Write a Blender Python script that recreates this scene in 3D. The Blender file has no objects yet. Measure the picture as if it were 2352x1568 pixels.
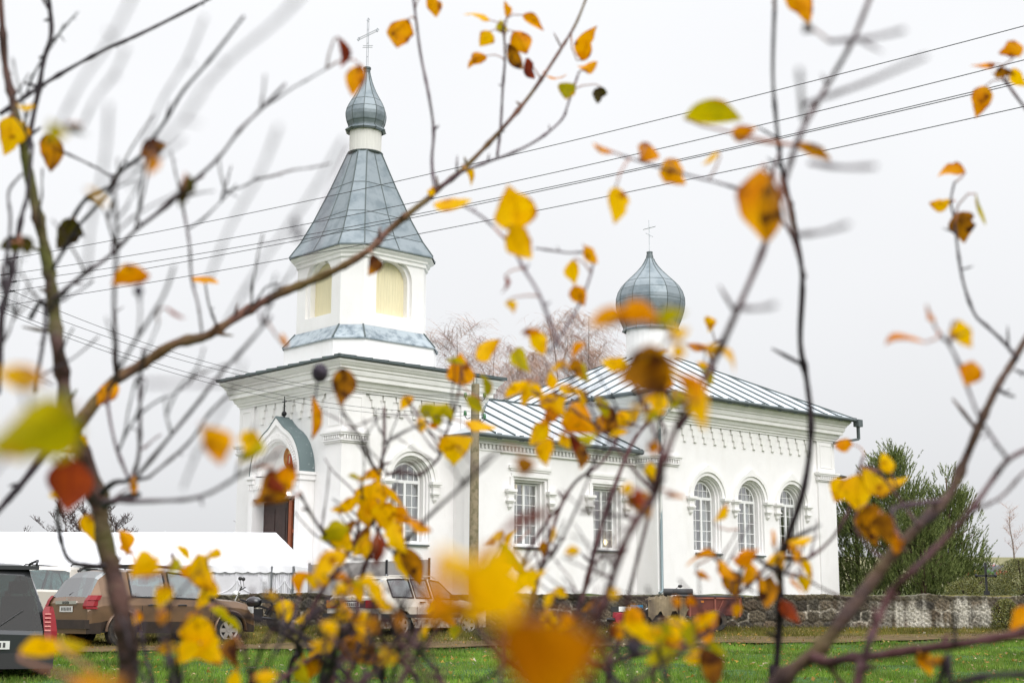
import bpy, bmesh, math, random
import numpy as np
from mathutils import Vector, Matrix
sin, cos, rad, pi = math.sin, math.cos, math.radians, math.pi
random.seed(11); rng = np.random.default_rng(5)
SC = bpy.context.scene
COL = SC.collection

# ------------------------------------------------------------------ camera
FPX, CX, CY = 3267.0, 1176.0, 784.0          # photograph measured on a 2352 x 1568 grid
PITCH, ROLL, YAW = rad(10.65), rad(0.155), rad(42.4)
Fv = Vector((0, cos(PITCH), sin(PITCH))); up0 = Vector((0, -sin(PITCH), cos(PITCH)))
Rv = Vector((cos(ROLL), 0, 0)) + sin(ROLL) * up0
Uv = -sin(ROLL) * Vector((1, 0, 0)) + cos(ROLL) * up0
cam = bpy.data.cameras.new("camera"); camo = bpy.data.objects.new("camera", cam); COL.objects.link(camo)
m = Matrix((Rv, Uv, -Fv)).transposed().to_4x4(); camo.matrix_world = m
cam.sensor_width = 36.0; cam.lens = 36.0 * FPX / 2352.0
cam.clip_start = 0.05; cam.clip_end = 4000
cam.dof.use_dof = True; cam.dof.focus_distance = 45.0; cam.dof.aperture_fstop = 6.0
SC.camera = camo

# ------------------------------------------------------------------ world: overcast sky
SUN_EL, SUN_AZ = rad(36), rad(150)
w = bpy.data.worlds.new("World"); SC.world = w; w.use_nodes = True
nt = w.node_tree; nt.nodes.clear(); N = nt.nodes.new; L = nt.links.new
out = N('ShaderNodeOutputWorld'); bg = N('ShaderNodeBackground'); L(bg.outputs[0], out.inputs[0])
sky = N('ShaderNodeTexSky'); sky.sky_type = 'NISHITA'; sky.sun_disc = False
sky.sun_elevation = SUN_EL; sky.sun_rotation = SUN_AZ
try: sky.dust_density = 4.0; sky.air_density = 1.0
except Exception: pass
hs = N('ShaderNodeHueSaturation'); hs.inputs['Saturation'].default_value = 0.12; L(sky.outputs[0], hs.inputs['Color'])
tc = N('ShaderNodeTexCoord'); sep = N('ShaderNodeSeparateXYZ'); L(tc.outputs['Generated'], sep.inputs[0])
mr = N('ShaderNodeFloatCurve'); L(sep.outputs[2], mr.inputs['Value'])
cv = mr.mapping.curves[0]; cv.points[0].location = (0, .203); cv.points[1].location = (1, 1.0)
for p_ in ((.12, .246), (.3, .282), (.45, .31), (.7, .63)): cv.points.new(*p_)
mr.mapping.update()
m2_ = N('ShaderNodeMath'); m2_.operation = 'MULTIPLY'; m2_.inputs[1].default_value = 29.0; L(mr.outputs[0], m2_.inputs[0])
nz = N('ShaderNodeTexNoise'); nz.inputs['Scale'].default_value = 3.0; nz.inputs['Detail'].default_value = 3.0
L(tc.outputs['Generated'], nz.inputs['Vector'])
nr = N('ShaderNodeMapRange'); nr.inputs[3].default_value = 0.95; nr.inputs[4].default_value = 1.05; L(nz.outputs[0], nr.inputs[0])
mu = N('ShaderNodeMath'); mu.operation = 'MULTIPLY'; L(m2_.outputs[0], mu.inputs[0]); L(nr.outputs[0], mu.inputs[1])
cmb = N('ShaderNodeMix'); cmb.data_type = 'RGBA'; cmb.blend_type = 'MULTIPLY'; cmb.inputs[0].default_value = 1.0
cmb.inputs[6].default_value = (0.985, 0.997, 1.022, 1); L(mu.outputs[0], cmb.inputs[7])
mx = N('ShaderNodeMix'); mx.data_type = 'RGBA'; mx.inputs[0].default_value = 0.9
L(hs.outputs[0], mx.inputs[6]); L(cmb.outputs[2], mx.inputs[7]); L(mx.outputs[2], bg.inputs[0])
bg.inputs[1].default_value = 0.12
sl = bpy.data.lights.new("sun", 'SUN'); sl.energy = 1.55; sl.angle = rad(40); sl.color = (1.0, 0.975, 0.95)
so = bpy.data.objects.new("sun", sl); COL.objects.link(so)
so.rotation_euler = (pi / 2 - SUN_EL, 0, pi - SUN_AZ)
SC.view_settings.view_transform = 'Standard'
try: SC.view_settings.look = 'None'
except Exception: pass
SC.view_settings.gamma = 1.0; SC.view_settings.exposure = 0.05
try:
    SC.cycles.use_denoising = True; SC.cycles.denoiser = 'OPENIMAGEDENOISE'
    SC.cycles.max_bounces = 8; SC.cycles.transparent_max_bounces = 12
except Exception: pass

# ------------------------------------------------------------------ helpers
def ray(x, y):
    d = Fv + Rv * ((x - CX) / FPX) - Uv * ((y - CY) / FPX)
    return d / d.y
def at(x, y, Y): return ray(x, y) * Y

def tag(o, label=None, cat=None, group=None, kind=None):
    if label: o['label'] = label
    if cat: o['category'] = cat
    if group: o['group'] = group
    if kind: o['kind'] = kind
    return o
def empty(name, loc, rz=0, label=None, cat=None, group=None):
    o = bpy.data.objects.new(name, None); COL.objects.link(o); o.empty_display_size = .3
    o.location = loc; o.rotation_euler = (0, 0, rz)
    return tag(o, label, cat, group)
def link(name, me, mats, parent=None):
    for mt in (mats if isinstance(mats, (list, tuple)) else [mats]): me.materials.append(mt)
    o = bpy.data.objects.new(name, me); COL.objects.link(o)
    if parent is not None: o.parent = parent
    return o
def fast_mesh(name, V, T):
    me = bpy.data.meshes.new(name); n = len(T); k = T.shape[1]
    me.vertices.add(len(V)); me.vertices.foreach_set('co', np.asarray(V, np.float32).ravel())
    me.loops.add(n * k); me.loops.foreach_set('vertex_index', np.asarray(T, np.int32).ravel())
    me.polygons.add(n); me.polygons.foreach_set('loop_start', np.arange(0, n * k, k, dtype=np.int32))
    me.update(calc_edges=True); me.validate(); return me

class MB:
    def __init__(s): s.v = []; s.f = []; s.m = []
    def add(s, vs, fs, mi=0):
        b = len(s.v); s.v += [tuple(p) for p in vs]
        for f in fs: s.f.append([b + i for i in f]); s.m.append(mi)
    def quad(s, a, b, c, d, mi=0): s.add([a, b, c, d], [(0, 1, 2, 3)], mi)
    def poly(s, pts, mi=0): s.add(pts, [tuple(range(len(pts)))], mi)
    def box(s, x0, x1, y0, y1, z0, z1, mi=0, T=None):
        vs = [(x, y, z) for z in (z0, z1) for y in (y0, y1) for x in (x0, x1)]
        if T: vs = [T(*p) for p in vs]
        s.add(vs, [(0, 2, 3, 1), (4, 5, 7, 6), (0, 1, 5, 4), (2, 6, 7, 3), (0, 4, 6, 2), (1, 3, 7, 5)], mi)
    def bar(s, a, b, w, h=None, mi=0):
        h = h or w; a = Vector(a); b = Vector(b); d = (b - a).normalized()
        r = Vector((0, 0, 1)) if abs(d.z) < .95 else Vector((1, 0, 0))
        x = d.cross(r).normalized() * w / 2; y = x.cross(d).normalized() * h / 2
        vs = [p + sx * x + sy * y for p in (a, b) for sx, sy in ((-1, -1), (1, -1), (1, 1), (-1, 1))]
        s.add(vs, [(0, 3, 2, 1), (4, 5, 6, 7), (0, 1, 5, 4), (1, 2, 6, 5), (2, 3, 7, 6), (3, 0, 4, 7)], mi)
    def tube(s, pts, rs, n=8, mi=0, cap=True):
        pts = [Vector(p) for p in pts]
        if not isinstance(rs, (list, tuple)): rs = [rs] * len(pts)
        rings = []; prev = None
        for i, p in enumerate(pts):
            d = (pts[min(i + 1, len(pts) - 1)] - pts[max(i - 1, 0)])
            d = d.normalized() if d.length > 1e-9 else Vector((0, 0, 1))
            if prev is None:
                q = Vector((0, 0, 1)) if abs(d.z) < .9 else Vector((1, 0, 0))
                prev = d.cross(q).normalized()
            x = (prev - d * prev.dot(d))
            x = x.normalized() if x.length > 1e-6 else d.orthogonal().normalized()
            prev = x; y = d.cross(x)
            rings.append([p + rs[i] * (x * cos(2 * pi * k / n) + y * sin(2 * pi * k / n)) for k in range(n)])
        vs = [q for r in rings for q in r]; fs = []
        for i in range(len(rings) - 1):
            for k in range(n):
                a = i * n + k; b = i * n + (k + 1) % n
                fs.append((a, b, b + n, a + n))
        if cap: fs.append(tuple(range(n - 1, -1, -1))); fs.append(tuple((len(rings) - 1) * n + k for k in range(n)))
        s.add(vs, fs, mi)
    def lathe(s, prof, n=24, c=(0, 0), mi=0, rot=0.0, axis='z', cz=0.0):
        vs = []
        for r, z in prof:
            for k in range(n):
                a = rot + 2 * pi * k / n
                if axis == 'z': vs.append((c[0] + r * cos(a), c[1] + r * sin(a), z))
                else: vs.append((c[0] + r * cos(a), c[1] + z, cz + r * sin(a)))
        fs = []
        for i in range(len(prof) - 1):
            for k in range(n):
                a = i * n + k; b = i * n + (k + 1) % n; fs.append((a, b, b + n, a + n))
        s.add(vs, fs, mi)
    def sphere(s, c, r, n=10, mi=0, sz=1.0):
        c = Vector(c); h = n // 2
        s_v = []; s_f = []
        for i in range(h + 1):
            t = pi * i / h
            for k in range(n):
                a = 2 * pi * k / n; s_v.append(c + Vector((r * sin(t) * cos(a), r * sin(t) * sin(a), r * sz * cos(t))))
        for i in range(h):
            for k in range(n):
                a = i * n + k; b = i * n + (k + 1) % n; s_f.append((a, a + n, b + n, b))
        s.add(s_v, s_f, mi)
    def prism(s, pts, f0, f1, mi=0):      # pts 2d, f0/f1 map 2d -> 3d front and back
        n = len(pts); A = [f0(*p) for p in pts]; B = [f1(*p) for p in pts]
        s.add(A + B, [tuple(range(n)), tuple(range(2 * n - 1, n - 1, -1))] + [(i, i + n, (i + 1) % n + n, (i + 1) % n) for i in range(n)], mi)
    def build(s, name, mats, parent=None, smooth=None, fix=True):
        me = bpy.data.meshes.new(name); me.from_pydata(s.v, [], s.f)
        me.polygons.foreach_set('material_index', s.m); me.update()
        if fix:
            bm = bmesh.new(); bm.from_mesh(me); bmesh.ops.recalc_face_normals(bm, faces=bm.faces); bm.to_mesh(me); bm.free()
        if smooth is not None:
            me.polygons.foreach_set('use_smooth', [True] * len(me.polygons))
            if smooth < 180:
                try: me.set_sharp_from_angle(angle=rad(smooth))
                except Exception: pass
        return link(name, me, mats, parent)

def catmull(P, R, sub=6):
    P = [np.array(p, float) for p in P]; out = []; rr = []
    n = len(P)
    for i in range(n - 1):
        a, b, c, d = P[max(i - 1, 0)], P[i], P[i + 1], P[min(i + 2, n - 1)]
        for k in range(sub):
            t = k / sub
            out.append(.5 * ((2 * b) + (c - a) * t + (2 * a - 5 * b + 4 * c - d) * t * t + (3 * b - a - 3 * c + d) * t ** 3))
            rr.append(R[i] * (1 - t) + R[i + 1] * t)
    out.append(P[-1]); rr.append(R[-1]); return out, rr

# ------------------------------------------------------------------ materials
def mat(name, col, rough=.7, metal=0.0, var=.0, vscale=5.0, col2=None, bump=.0, bscale=30.0, spec=.5, coat=0.0, detail=5.0, stretch=None, c2lo=.45, c2hi=.65):
    M = bpy.data.materials.new(name); M.use_nodes = True; t = M.node_tree; b = t.nodes['Principled BSDF']
    b.inputs['Roughness'].default_value = rough; b.inputs['Metallic'].default_value = metal
    b.inputs['Specular IOR Level'].default_value = spec; b.inputs['Coat Weight'].default_value = coat
    b.inputs['Base Color'].default_value = (*col, 1)
    if col2 is not None or bump > 0 or var > 0:
        co = t.nodes.new('ShaderNodeTexCoord'); src = co.outputs['Object']
        if stretch:
            mp = t.nodes.new('ShaderNodeMapping'); mp.inputs['Scale'].default_value = stretch; t.links.new(src, mp.inputs[0]); src = mp.outputs[0]
        n1 = t.nodes.new('ShaderNodeTexNoise'); n1.inputs['Scale'].default_value = vscale; n1.inputs['Detail'].default_value = detail
        n1.inputs['Roughness'].default_value = .6; t.links.new(src, n1.inputs['Vector'])
        if col2 is None: col2 = tuple(c * (1 - var) for c in col); lo, hi = .35, .65
        else: lo, hi = c2lo, c2hi
        r = t.nodes.new('ShaderNodeMapRange'); r.inputs[1].default_value = lo; r.inputs[2].default_value = hi; t.links.new(n1.outputs[0], r.inputs[0])
        x = t.nodes.new('ShaderNodeMix'); x.data_type = 'RGBA'; x.inputs[6].default_value = (*col, 1); x.inputs[7].default_value = (*col2, 1)
        t.links.new(r.outputs[0], x.inputs[0]); t.links.new(x.outputs[2], b.inputs['Base Color'])
        if bump > 0:
            n2 = t.nodes.new('ShaderNodeTexNoise'); n2.inputs['Scale'].default_value = bscale; n2.inputs['Detail'].default_value = 6
            t.links.new(src, n2.inputs['Vector']); bp = t.nodes.new('ShaderNodeBump'); bp.inputs['Strength'].default_value = bump
            bp.inputs['Distance'].default_value = .02; t.links.new(n2.outputs[0], bp.inputs['Height']); t.links.new(bp.outputs[0], b.inputs['Normal'])
    return M
def emit(name, col, s):
    M = bpy.data.materials.new(name); M.use_nodes = True; b = M.node_tree.nodes['Principled BSDF']
    b.inputs['Emission Color'].default_value = (*col, 1); b.inputs['Emission Strength'].default_value = s; b.inputs['Base Color'].default_value = (*col, 1); return M
def glass(name, tint=(.9, .95, .95), gl=.25):
    M = bpy.data.materials.new(name); M.use_nodes = True; t = M.node_tree; t.nodes.clear()
    o = t.nodes.new('ShaderNodeOutputMaterial'); x = t.nodes.new('ShaderNodeMixShader'); tr = t.nodes.new('ShaderNodeBsdfTransparent')
    g = t.nodes.new('ShaderNodeBsdfGlossy'); g.inputs['Roughness'].default_value = .03
    lw = t.nodes.new('ShaderNodeLayerWeight'); lw.inputs[0].default_value = .35
    mr_ = t.nodes.new('ShaderNodeMapRange'); mr_.inputs[3].default_value = gl * .6; mr_.inputs[4].default_value = min(1, gl * 2.4)
    t.links.new(lw.outputs['Facing'], mr_.inputs[0]); t.links.new(mr_.outputs[0], x.inputs[0])
    tr.inputs[0].default_value = (*tint, 1); t.links.new(tr.outputs[0], x.inputs[1]); t.links.new(g.outputs[0], x.inputs[2]); t.links.new(x.outputs[0], o.inputs[0])
    return M
WHITE = mat('whitewash', (.87, .852, .845), .85, var=.06, vscale=.8, bump=.15, bscale=14)
_t = WHITE.node_tree; _b = _t.nodes['Principled BSDF']; _src = _b.inputs['Base Color'].links[0].from_socket
_c = _t.nodes.new('ShaderNodeTexCoord'); _m = _t.nodes.new('ShaderNodeMapping'); _m.inputs['Scale'].default_value = (1.0, 1.0, .35); _t.links.new(_c.outputs['Object'], _m.inputs[0])
_n = _t.nodes.new('ShaderNodeTexNoise'); _n.inputs['Scale'].default_value = 1.5; _n.inputs['Detail'].default_value = 8; _n.inputs['Roughness'].default_value = .7; _t.links.new(_m.outputs[0], _n.inputs['Vector'])
_r = _t.nodes.new('ShaderNodeMapRange'); _r.inputs[1].default_value = .50; _r.inputs[2].default_value = .78; _r.inputs[4].default_value = .26; _t.links.new(_n.outputs[0], _r.inputs[0])
_x = _t.nodes.new('ShaderNodeMix'); _x.data_type = 'RGBA'; _x.inputs[7].default_value = (.60, .57, .50, 1); _t.links.new(_r.outputs[0], _x.inputs[0]); _t.links.new(_src, _x.inputs[6]); _t.links.new(_x.outputs[2], _b.inputs['Base Color'])
TRIM = mat('white_plaster_trim', (.86, .845, .825), .8, var=.08, vscale=2.0, bump=.1, bscale=25)
ZINC = mat('weathered_zinc', (.225, .26, .28), .5, .45, col2=(.15, .185, .205), vscale=2.2, bump=.12, bscale=4)
ZINC2 = mat('weathered_skirt_zinc', (.36, .41, .44), .5, .5, col2=(.16, .2, .23), vscale=3.5, bump=.1, bscale=6)
ROOF = mat('galvanised_roof_sheet', (.60, .645, .685), .4, .25, var=.2, vscale=1.1, bump=.1, bscale=2.2)
SEAM = mat('dark_green_seam', (.085, .108, .108), .5, .3)
GUT = mat('green_gutter_metal', (.13, .155, .16), .5, .4, var=.3, vscale=3)
COPPER = mat('green_porch_tin', (.135, .18, .185), .6, .2, col2=(.42, .45, .45), vscale=9, c2lo=.62, c2hi=.72)
BOARD = mat('cream_boards', (.80, .72, .48), .75, var=.12, vscale=3, stretch=(8, 8, .6))
PVC = mat('white_window_frame', (.8, .8, .79), .4)
PANE = glass('window_glass', (.86, .9, .92), .42)
CURT = mat('net_curtain', (.80, .80, .77), .9, col2=(.40, .36, .30), vscale=3, stretch=(5, 5, .5), c2lo=.5, c2hi=.62)
DARKIN = mat('painted_interior_shade', (.03, .02, .018), .9)  # near-black colour stands in for the shade inside the church
DOORM = mat('dark_brown_door', (.055, .028, .024), .5, var=.4, vscale=4)
DOORR = mat('orange_brown_door_edge', (.30, .075, .025), .5, var=.3, vscale=6)
IRON = mat('blackened_iron', (.02, .02, .022), .55, .4)
SILVER = mat('galvanised_cross', (.45, .47, .49), .4, .8)
STONE_C = mat('concrete_pole', (.28, .23, .15), .9, col2=(.15, .13, .07), vscale=7, bump=.4, bscale=40)

# ------------------------------------------------------------------ ground
def sm(a, b, x): t = max(0, min(1, (x - a) / (b - a))); return t * t * (3 - 2 * t)
def G(x, y):
    if y < 30: z = -1.6 + .026 * max(y, -20)
    elif y < 37.3: z = -.82 + (y - 30) * .048
    else:
        zb = -.45 + .85 * sm(-6, 2, x)
        z = -.47 + (zb + .47) * sm(37.3, 40, y)
        if y > 52: z += .1
        if y > 60: z += (min(y, 215) - 60) * .0475
    return z
def track_c(x): return 30.7 + .24 * (x + 2)
xs = np.unique(np.concatenate([np.linspace(-40, 45, 120), np.linspace(-900, -40, 24), np.linspace(45, 900, 24)]))
ys = np.unique(np.concatenate([np.linspace(-15, 62, 160), np.linspace(62, 240, 40), np.linspace(240, 1600, 14), np.linspace(-400, -15, 8)]))
V = np.array([(x, y, G(x, y) + (.03 * sin(x * 1.7 + y * .9) + .02 * sin(x * 3.1 - y * 2.3) if 2 < y < 60 else 0)) for y in ys for x in xs])
nx = len(xs); idx = np.arange((len(ys) - 1) * nx).reshape(len(ys) - 1, nx)[:, :-1].ravel()
me = fast_mesh('ground', V, np.stack([idx, idx + 1, idx + nx + 1, idx + nx], 1))
me.polygons.foreach_set('use_smooth', [True] * len(me.polygons))
GM = bpy.data.materials.new('meadow_ground'); GM.use_nodes = True; t = GM.node_tree; b = t.nodes['Principled BSDF']; b.inputs['Roughness'].default_value = .95
b.inputs['Specular IOR Level'].default_value = .1
ge = t.nodes.new('ShaderNodeNewGeometry'); sp = t.nodes.new('ShaderNodeSeparateXYZ'); t.links.new(ge.outputs['Position'], sp.inputs[0])
n1 = t.nodes.new('ShaderNodeTexNoise'); n1.inputs['Scale'].default_value = .9; n1.inputs['Detail'].default_value = 8; t.links.new(ge.outputs['Position'], n1.inputs['Vector'])
yy = t.nodes.new('ShaderNodeMath'); yy.operation = 'MULTIPLY_ADD'; yy.inputs[1].default_value = -.24; t.links.new(sp.outputs[0], yy.inputs[0]); t.links.new(sp.outputs[1], yy.inputs[2])
ad = t.nodes.new('ShaderNodeMath'); ad.operation = 'MULTIPLY_ADD'; ad.inputs[1].default_value = 2.0; t.links.new(n1.outputs[0], ad.inputs[0]); t.links.new(yy.outputs[0], ad.inputs[2])
cr = t.nodes.new('ShaderNodeMapRange'); cr.inputs[1].default_value = 0; cr.inputs[2].default_value = 80; t.links.new(ad.outputs[0], cr.inputs[0])
ramp = t.nodes.new('ShaderNodeValToRGB'); t.links.new(cr.outputs[0], ramp.inputs[0])
e = ramp.color_ramp.elements; e[0].position = 0; e[0].color = (.045, .095, .022, 1); e[1].position = 1; e[1].color = (.20, .19, .10, 1)
for p, c in ((.395, (.045, .095, .022)), (.402, (.10, .075, .04)), (.415, (.11, .08, .045)), (.425, (.13, .105, .026)), (.47, (.12, .10, .028)), (.5, (.06, .08, .025)), (.8, (.09, .10, .04))):
    q = e.new(p); q.color = (*c, 1)
n2 = t.nodes.new('ShaderNodeTexNoise'); n2.inputs['Scale'].default_value = 7; n2.inputs['Detail'].default_value = 8; t.links.new(ge.outputs['Position'], n2.inputs['Vector'])
r2 = t.nodes.new('ShaderNodeMapRange'); r2.inputs[1].default_value = .3; r2.inputs[2].default_value = .7; r2.inputs[3].default_value = .45; r2.inputs[4].default_value = 1.35; t.links.new(n2.outputs[0], r2.inputs[0])
mm = t.nodes.new('ShaderNodeMix'); mm.data_type = 'RGBA'; mm.blend_type = 'MULTIPLY'; mm.inputs[0].default_value = 1; t.links.new(ramp.outputs[0], mm.inputs[6]); t.links.new(r2.outputs[0], mm.inputs[7]); t.links.new(mm.outputs[2], b.inputs['Base Color'])
ground = link('ground', me, GM); tag(ground, kind='structure')
# dirt track
tv = []; tf = []
for i, x in enumerate(np.linspace(-24, 30, 110)):
    for s in (-1, 1):
        y = track_c(x) + s * (.95 + .2 * sin(x * 1.3 + s) + .14 * sin(x * 3.7)); tv.append((x, y, G(x, y) + .05))
    if i: tf.append((2 * i - 2, 2 * i, 2 * i + 1, 2 * i - 1))
me = bpy.data.meshes.new('dirt_track'); me.from_pydata(tv, [], tf)
tag(link('dirt_track', me, mat('muddy_track', (.125, .088, .045), 1.0, col2=(.07, .055, .026), vscale=3, bump=.6, bscale=12, spec=.05)), kind='structure')

def grass_mesh(name, n, region, h, colfn, kinds=None):
    X = rng.uniform(region[0], region[1], n); Y = rng.uniform(region[2], region[3], n)
    if kinds is not None:
        k = kinds(X, Y); X, Y = X[k], Y[k]; n = len(X)
    Z = np.array([G(x, y) for x, y in zip(X, Y)])
    A = rng.uniform(0, 2 * pi, n); H = h * rng.uniform(.5, 1.35, n); W = rng.uniform(.008, .016, n); LN = rng.uniform(-.6, .6, (n, 2)) * H[:, None]
    dx, dy = np.cos(A) * W, np.sin(A) * W
    a = np.stack([X - dx, Y - dy, Z - .02], 1); b_ = np.stack([X + dx, Y + dy, Z - .02], 1); c = np.stack([X + LN[:, 0], Y + LN[:, 1], Z + H], 1)
    VV = np.stack([a, b_, c], 1).reshape(-1, 3); T = np.arange(3 * n).reshape(-1, 3)
    return fast_mesh(name, VV, T)
def blade_mat(name, c1, c2, c3):
    M = bpy.data.materials.new(name); M.use_nodes = True; t = M.node_tree; b = t.nodes['Principled BSDF']
    ge = t.nodes.new('ShaderNodeNewGeometry'); rp = t.nodes.new('ShaderNodeValToRGB'); t.links.new(ge.outputs['Random Per Island'], rp.inputs[0])
    e = rp.color_ramp.elements; e[0].color = (*c1, 1); e[1].color = (*c3, 1); q = e.new(.6); q.color = (*c2, 1)
    n1 = t.nodes.new('ShaderNodeTexNoise'); n1.inputs['Scale'].default_value = .8; n1.inputs['Detail'].default_value = 5; t.links.new(ge.outputs['Position'], n1.inputs['Vector'])
    r2 = t.nodes.new('ShaderNodeMapRange'); r2.inputs[1].default_value = .35; r2.inputs[2].default_value = .65; r2.inputs[3].default_value = .42; r2.inputs[4].default_value = 1.35; t.links.new(n1.outputs[0], r2.inputs[0])
    n1.inputs['Roughness'].default_value = .7
    mm = t.nodes.new('ShaderNodeMix'); mm.data_type = 'RGBA'; mm.blend_type = 'MULTIPLY'; mm.inputs[0].default_value = 1
    n3 = t.nodes.new('ShaderNodeTexNoise'); n3.inputs['Scale'].default_value = 1.7; n3.inputs['Detail'].default_value = 6; t.links.new(ge.outputs['Position'], n3.inputs['Vector'])
    r3 = t.nodes.new('ShaderNodeMapRange'); r3.inputs[1].default_value = .54; r3.inputs[2].default_value = .70; r3.inputs[4].default_value = .4; t.links.new(n3.outputs[0], r3.inputs[0])
    m3 = t.nodes.new('ShaderNodeMix'); m3.data_type = 'RGBA'; m3.inputs[7].default_value = (.15, .11, .045, 1); t.links.new(r3.outputs[0], m3.inputs[0]); t.links.new(rp.outputs[0], m3.inputs[6])
    t.links.new(m3.outputs[2], mm.inputs[6]); t.links.new(r2.outputs[0], mm.inputs[7]); t.links.new(mm.outputs[2], b.inputs['Base Color'])
    b.inputs['Roughness'].default_value = .6; b.inputs['Specular IOR Level'].default_value = .25
    tl = t.nodes.new('ShaderNodeBsdfTranslucent'); t.links.new(mm.outputs[2], tl.inputs[0]); ms = t.nodes.new('ShaderNodeMixShader'); ms.inputs[0].default_value = .4
    t.links.new(b.outputs[0], ms.inputs[1]); t.links.new(tl.outputs[0], ms.inputs[2]); t.links.new(ms.outputs[0], t.nodes['Material Output'].inputs[0])
    return M
tag(link('grass', grass_mesh('grass', 170000, (-11, 13, 15, 33.5), .075, None, lambda X, Y: (Y < 30.1 + .24 * (X + 2) + .35 * np.sin(X * 1.9) + rng.uniform(-.8, .3, len(X))) & (np.abs(X) < .40 * Y)),
         blade_mat('green_grass_blade', (.112, .22, .02), (.17, .30, .034), (.26, .31, .075))), 'short bright green meadow grass in front of the dirt track', 'grass', kind='stuff')
tag(link('grass', grass_mesh('verge_grass', 60000, (-11, 16, 29.5, 37.3), .10, None, lambda X, Y: (Y > 31.0 + .24 * (X + 2) + .3 * np.sin(X * 2.3) + rng.uniform(-.6, .5, len(X))) & (np.abs(X) < .40 * Y)),
         blade_mat('yellowed_grass_blade', (.10, .115, .018), (.18, .165, .03), (.22, .17, .05))), 'yellowed olive grass growing between the track and stone wall', 'grass', kind='stuff')

nL = 2600; X = rng.uniform(-11, 13, nL); Y = rng.uniform(17, 37, nL); Z = np.array([G(x, y) for x, y in zip(X, Y)]) + .05; A = rng.uniform(0, 6.28, nL); Lh = rng.uniform(.02, .055, nL)
ca, sa = np.cos(A) * Lh, np.sin(A) * Lh; tz = rng.normal(0, .018, (4, nL))
VV = np.stack([np.stack([X - ca, Y - sa, Z + tz[0]], 1), np.stack([X + sa * .6, Y - ca * .6, Z + tz[1]], 1), np.stack([X + ca, Y + sa, Z + tz[2]], 1), np.stack([X - sa * .6, Y + ca * .6, Z + tz[3]], 1)], 1).reshape(-1, 3)
tag(link('fallen_leaves', fast_mesh('fallen_leaves', VV, np.arange(4 * nL).reshape(-1, 4)), blade_mat('fallen_leaf', (.30, .16, .03), (.45, .27, .04), (.5, .45, .35))), 'scattered yellow and brown leaves lying on the grass', 'leaves', kind='stuff')

# ------------------------------------------------------------------ church
P0 = at(778.5, 1330, 43.0); P0.z = 0
church = empty('church', P0, YAW, 'white orthodox church with grey metal roofs, bell tower and onion domes', 'church')
AX = 2.85
def Sm(off): return lambda a, d, z: (a, -off - d, z)      # south-facing plane: a along the wall, d outward
def Wm(uo): return lambda a, d, z: (uo - d, a, z)         # west-facing plane
def Nm(off): return lambda a, d, z: (a, off + d, z)
def Em(uo): return lambda a, d, z: (uo + d, a, z)
def outline(c, hw, z0, zs, arch=True, n=16):
    P = [(c - hw, z0), (c - hw, zs)]
    if arch: P += [(c - hw * cos(pi * k / n), zs + hw * sin(pi * k / n)) for k in range(1, n)]
    return P + [(c + hw, zs), (c + hw, z0)]
def wall(mb, f, a0, a1, z0, z1, ops):
    x = a0
    for O in sorted(ops, key=lambda o: o[0][0]):
        l, r, zb = O[0][0], O[-1][0], O[0][1]
        mb.quad(f(x, 0, z0), f(l, 0, z0), f(l, 0, z1), f(x, 0, z1))
        mb.quad(f(l, 0, z0), f(r, 0, z0), f(r, 0, zb), f(l, 0, zb))
        tp = O[1:-1]
        for p, q in zip(tp[:-1], tp[1:]):
            if q[0] - p[0] > 1e-6: mb.quad(f(p[0], 0, p[1]), f(q[0], 0, q[1]), f(q[0], 0, z1), f(p[0], 0, z1))
        x = r
    mb.quad(f(x, 0, z0), f(a1, 0, z0), f(a1, 0, z1), f(x, 0, z1))
def reveal(mb, f, O, d0, d1, O2=None, close=True, mi=0):
    O2 = O2 or O; n = len(O)
    for i in range(n if close else n - 1):
        j = (i + 1) % n
        mb.quad(f(*_(O[i], d0)), f(*_(O[j], d0)), f(*_(O2[j], d1)), f(*_(O2[i], d1)), mi)
def _(p, d): return (p[0], d, p[1])

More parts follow.
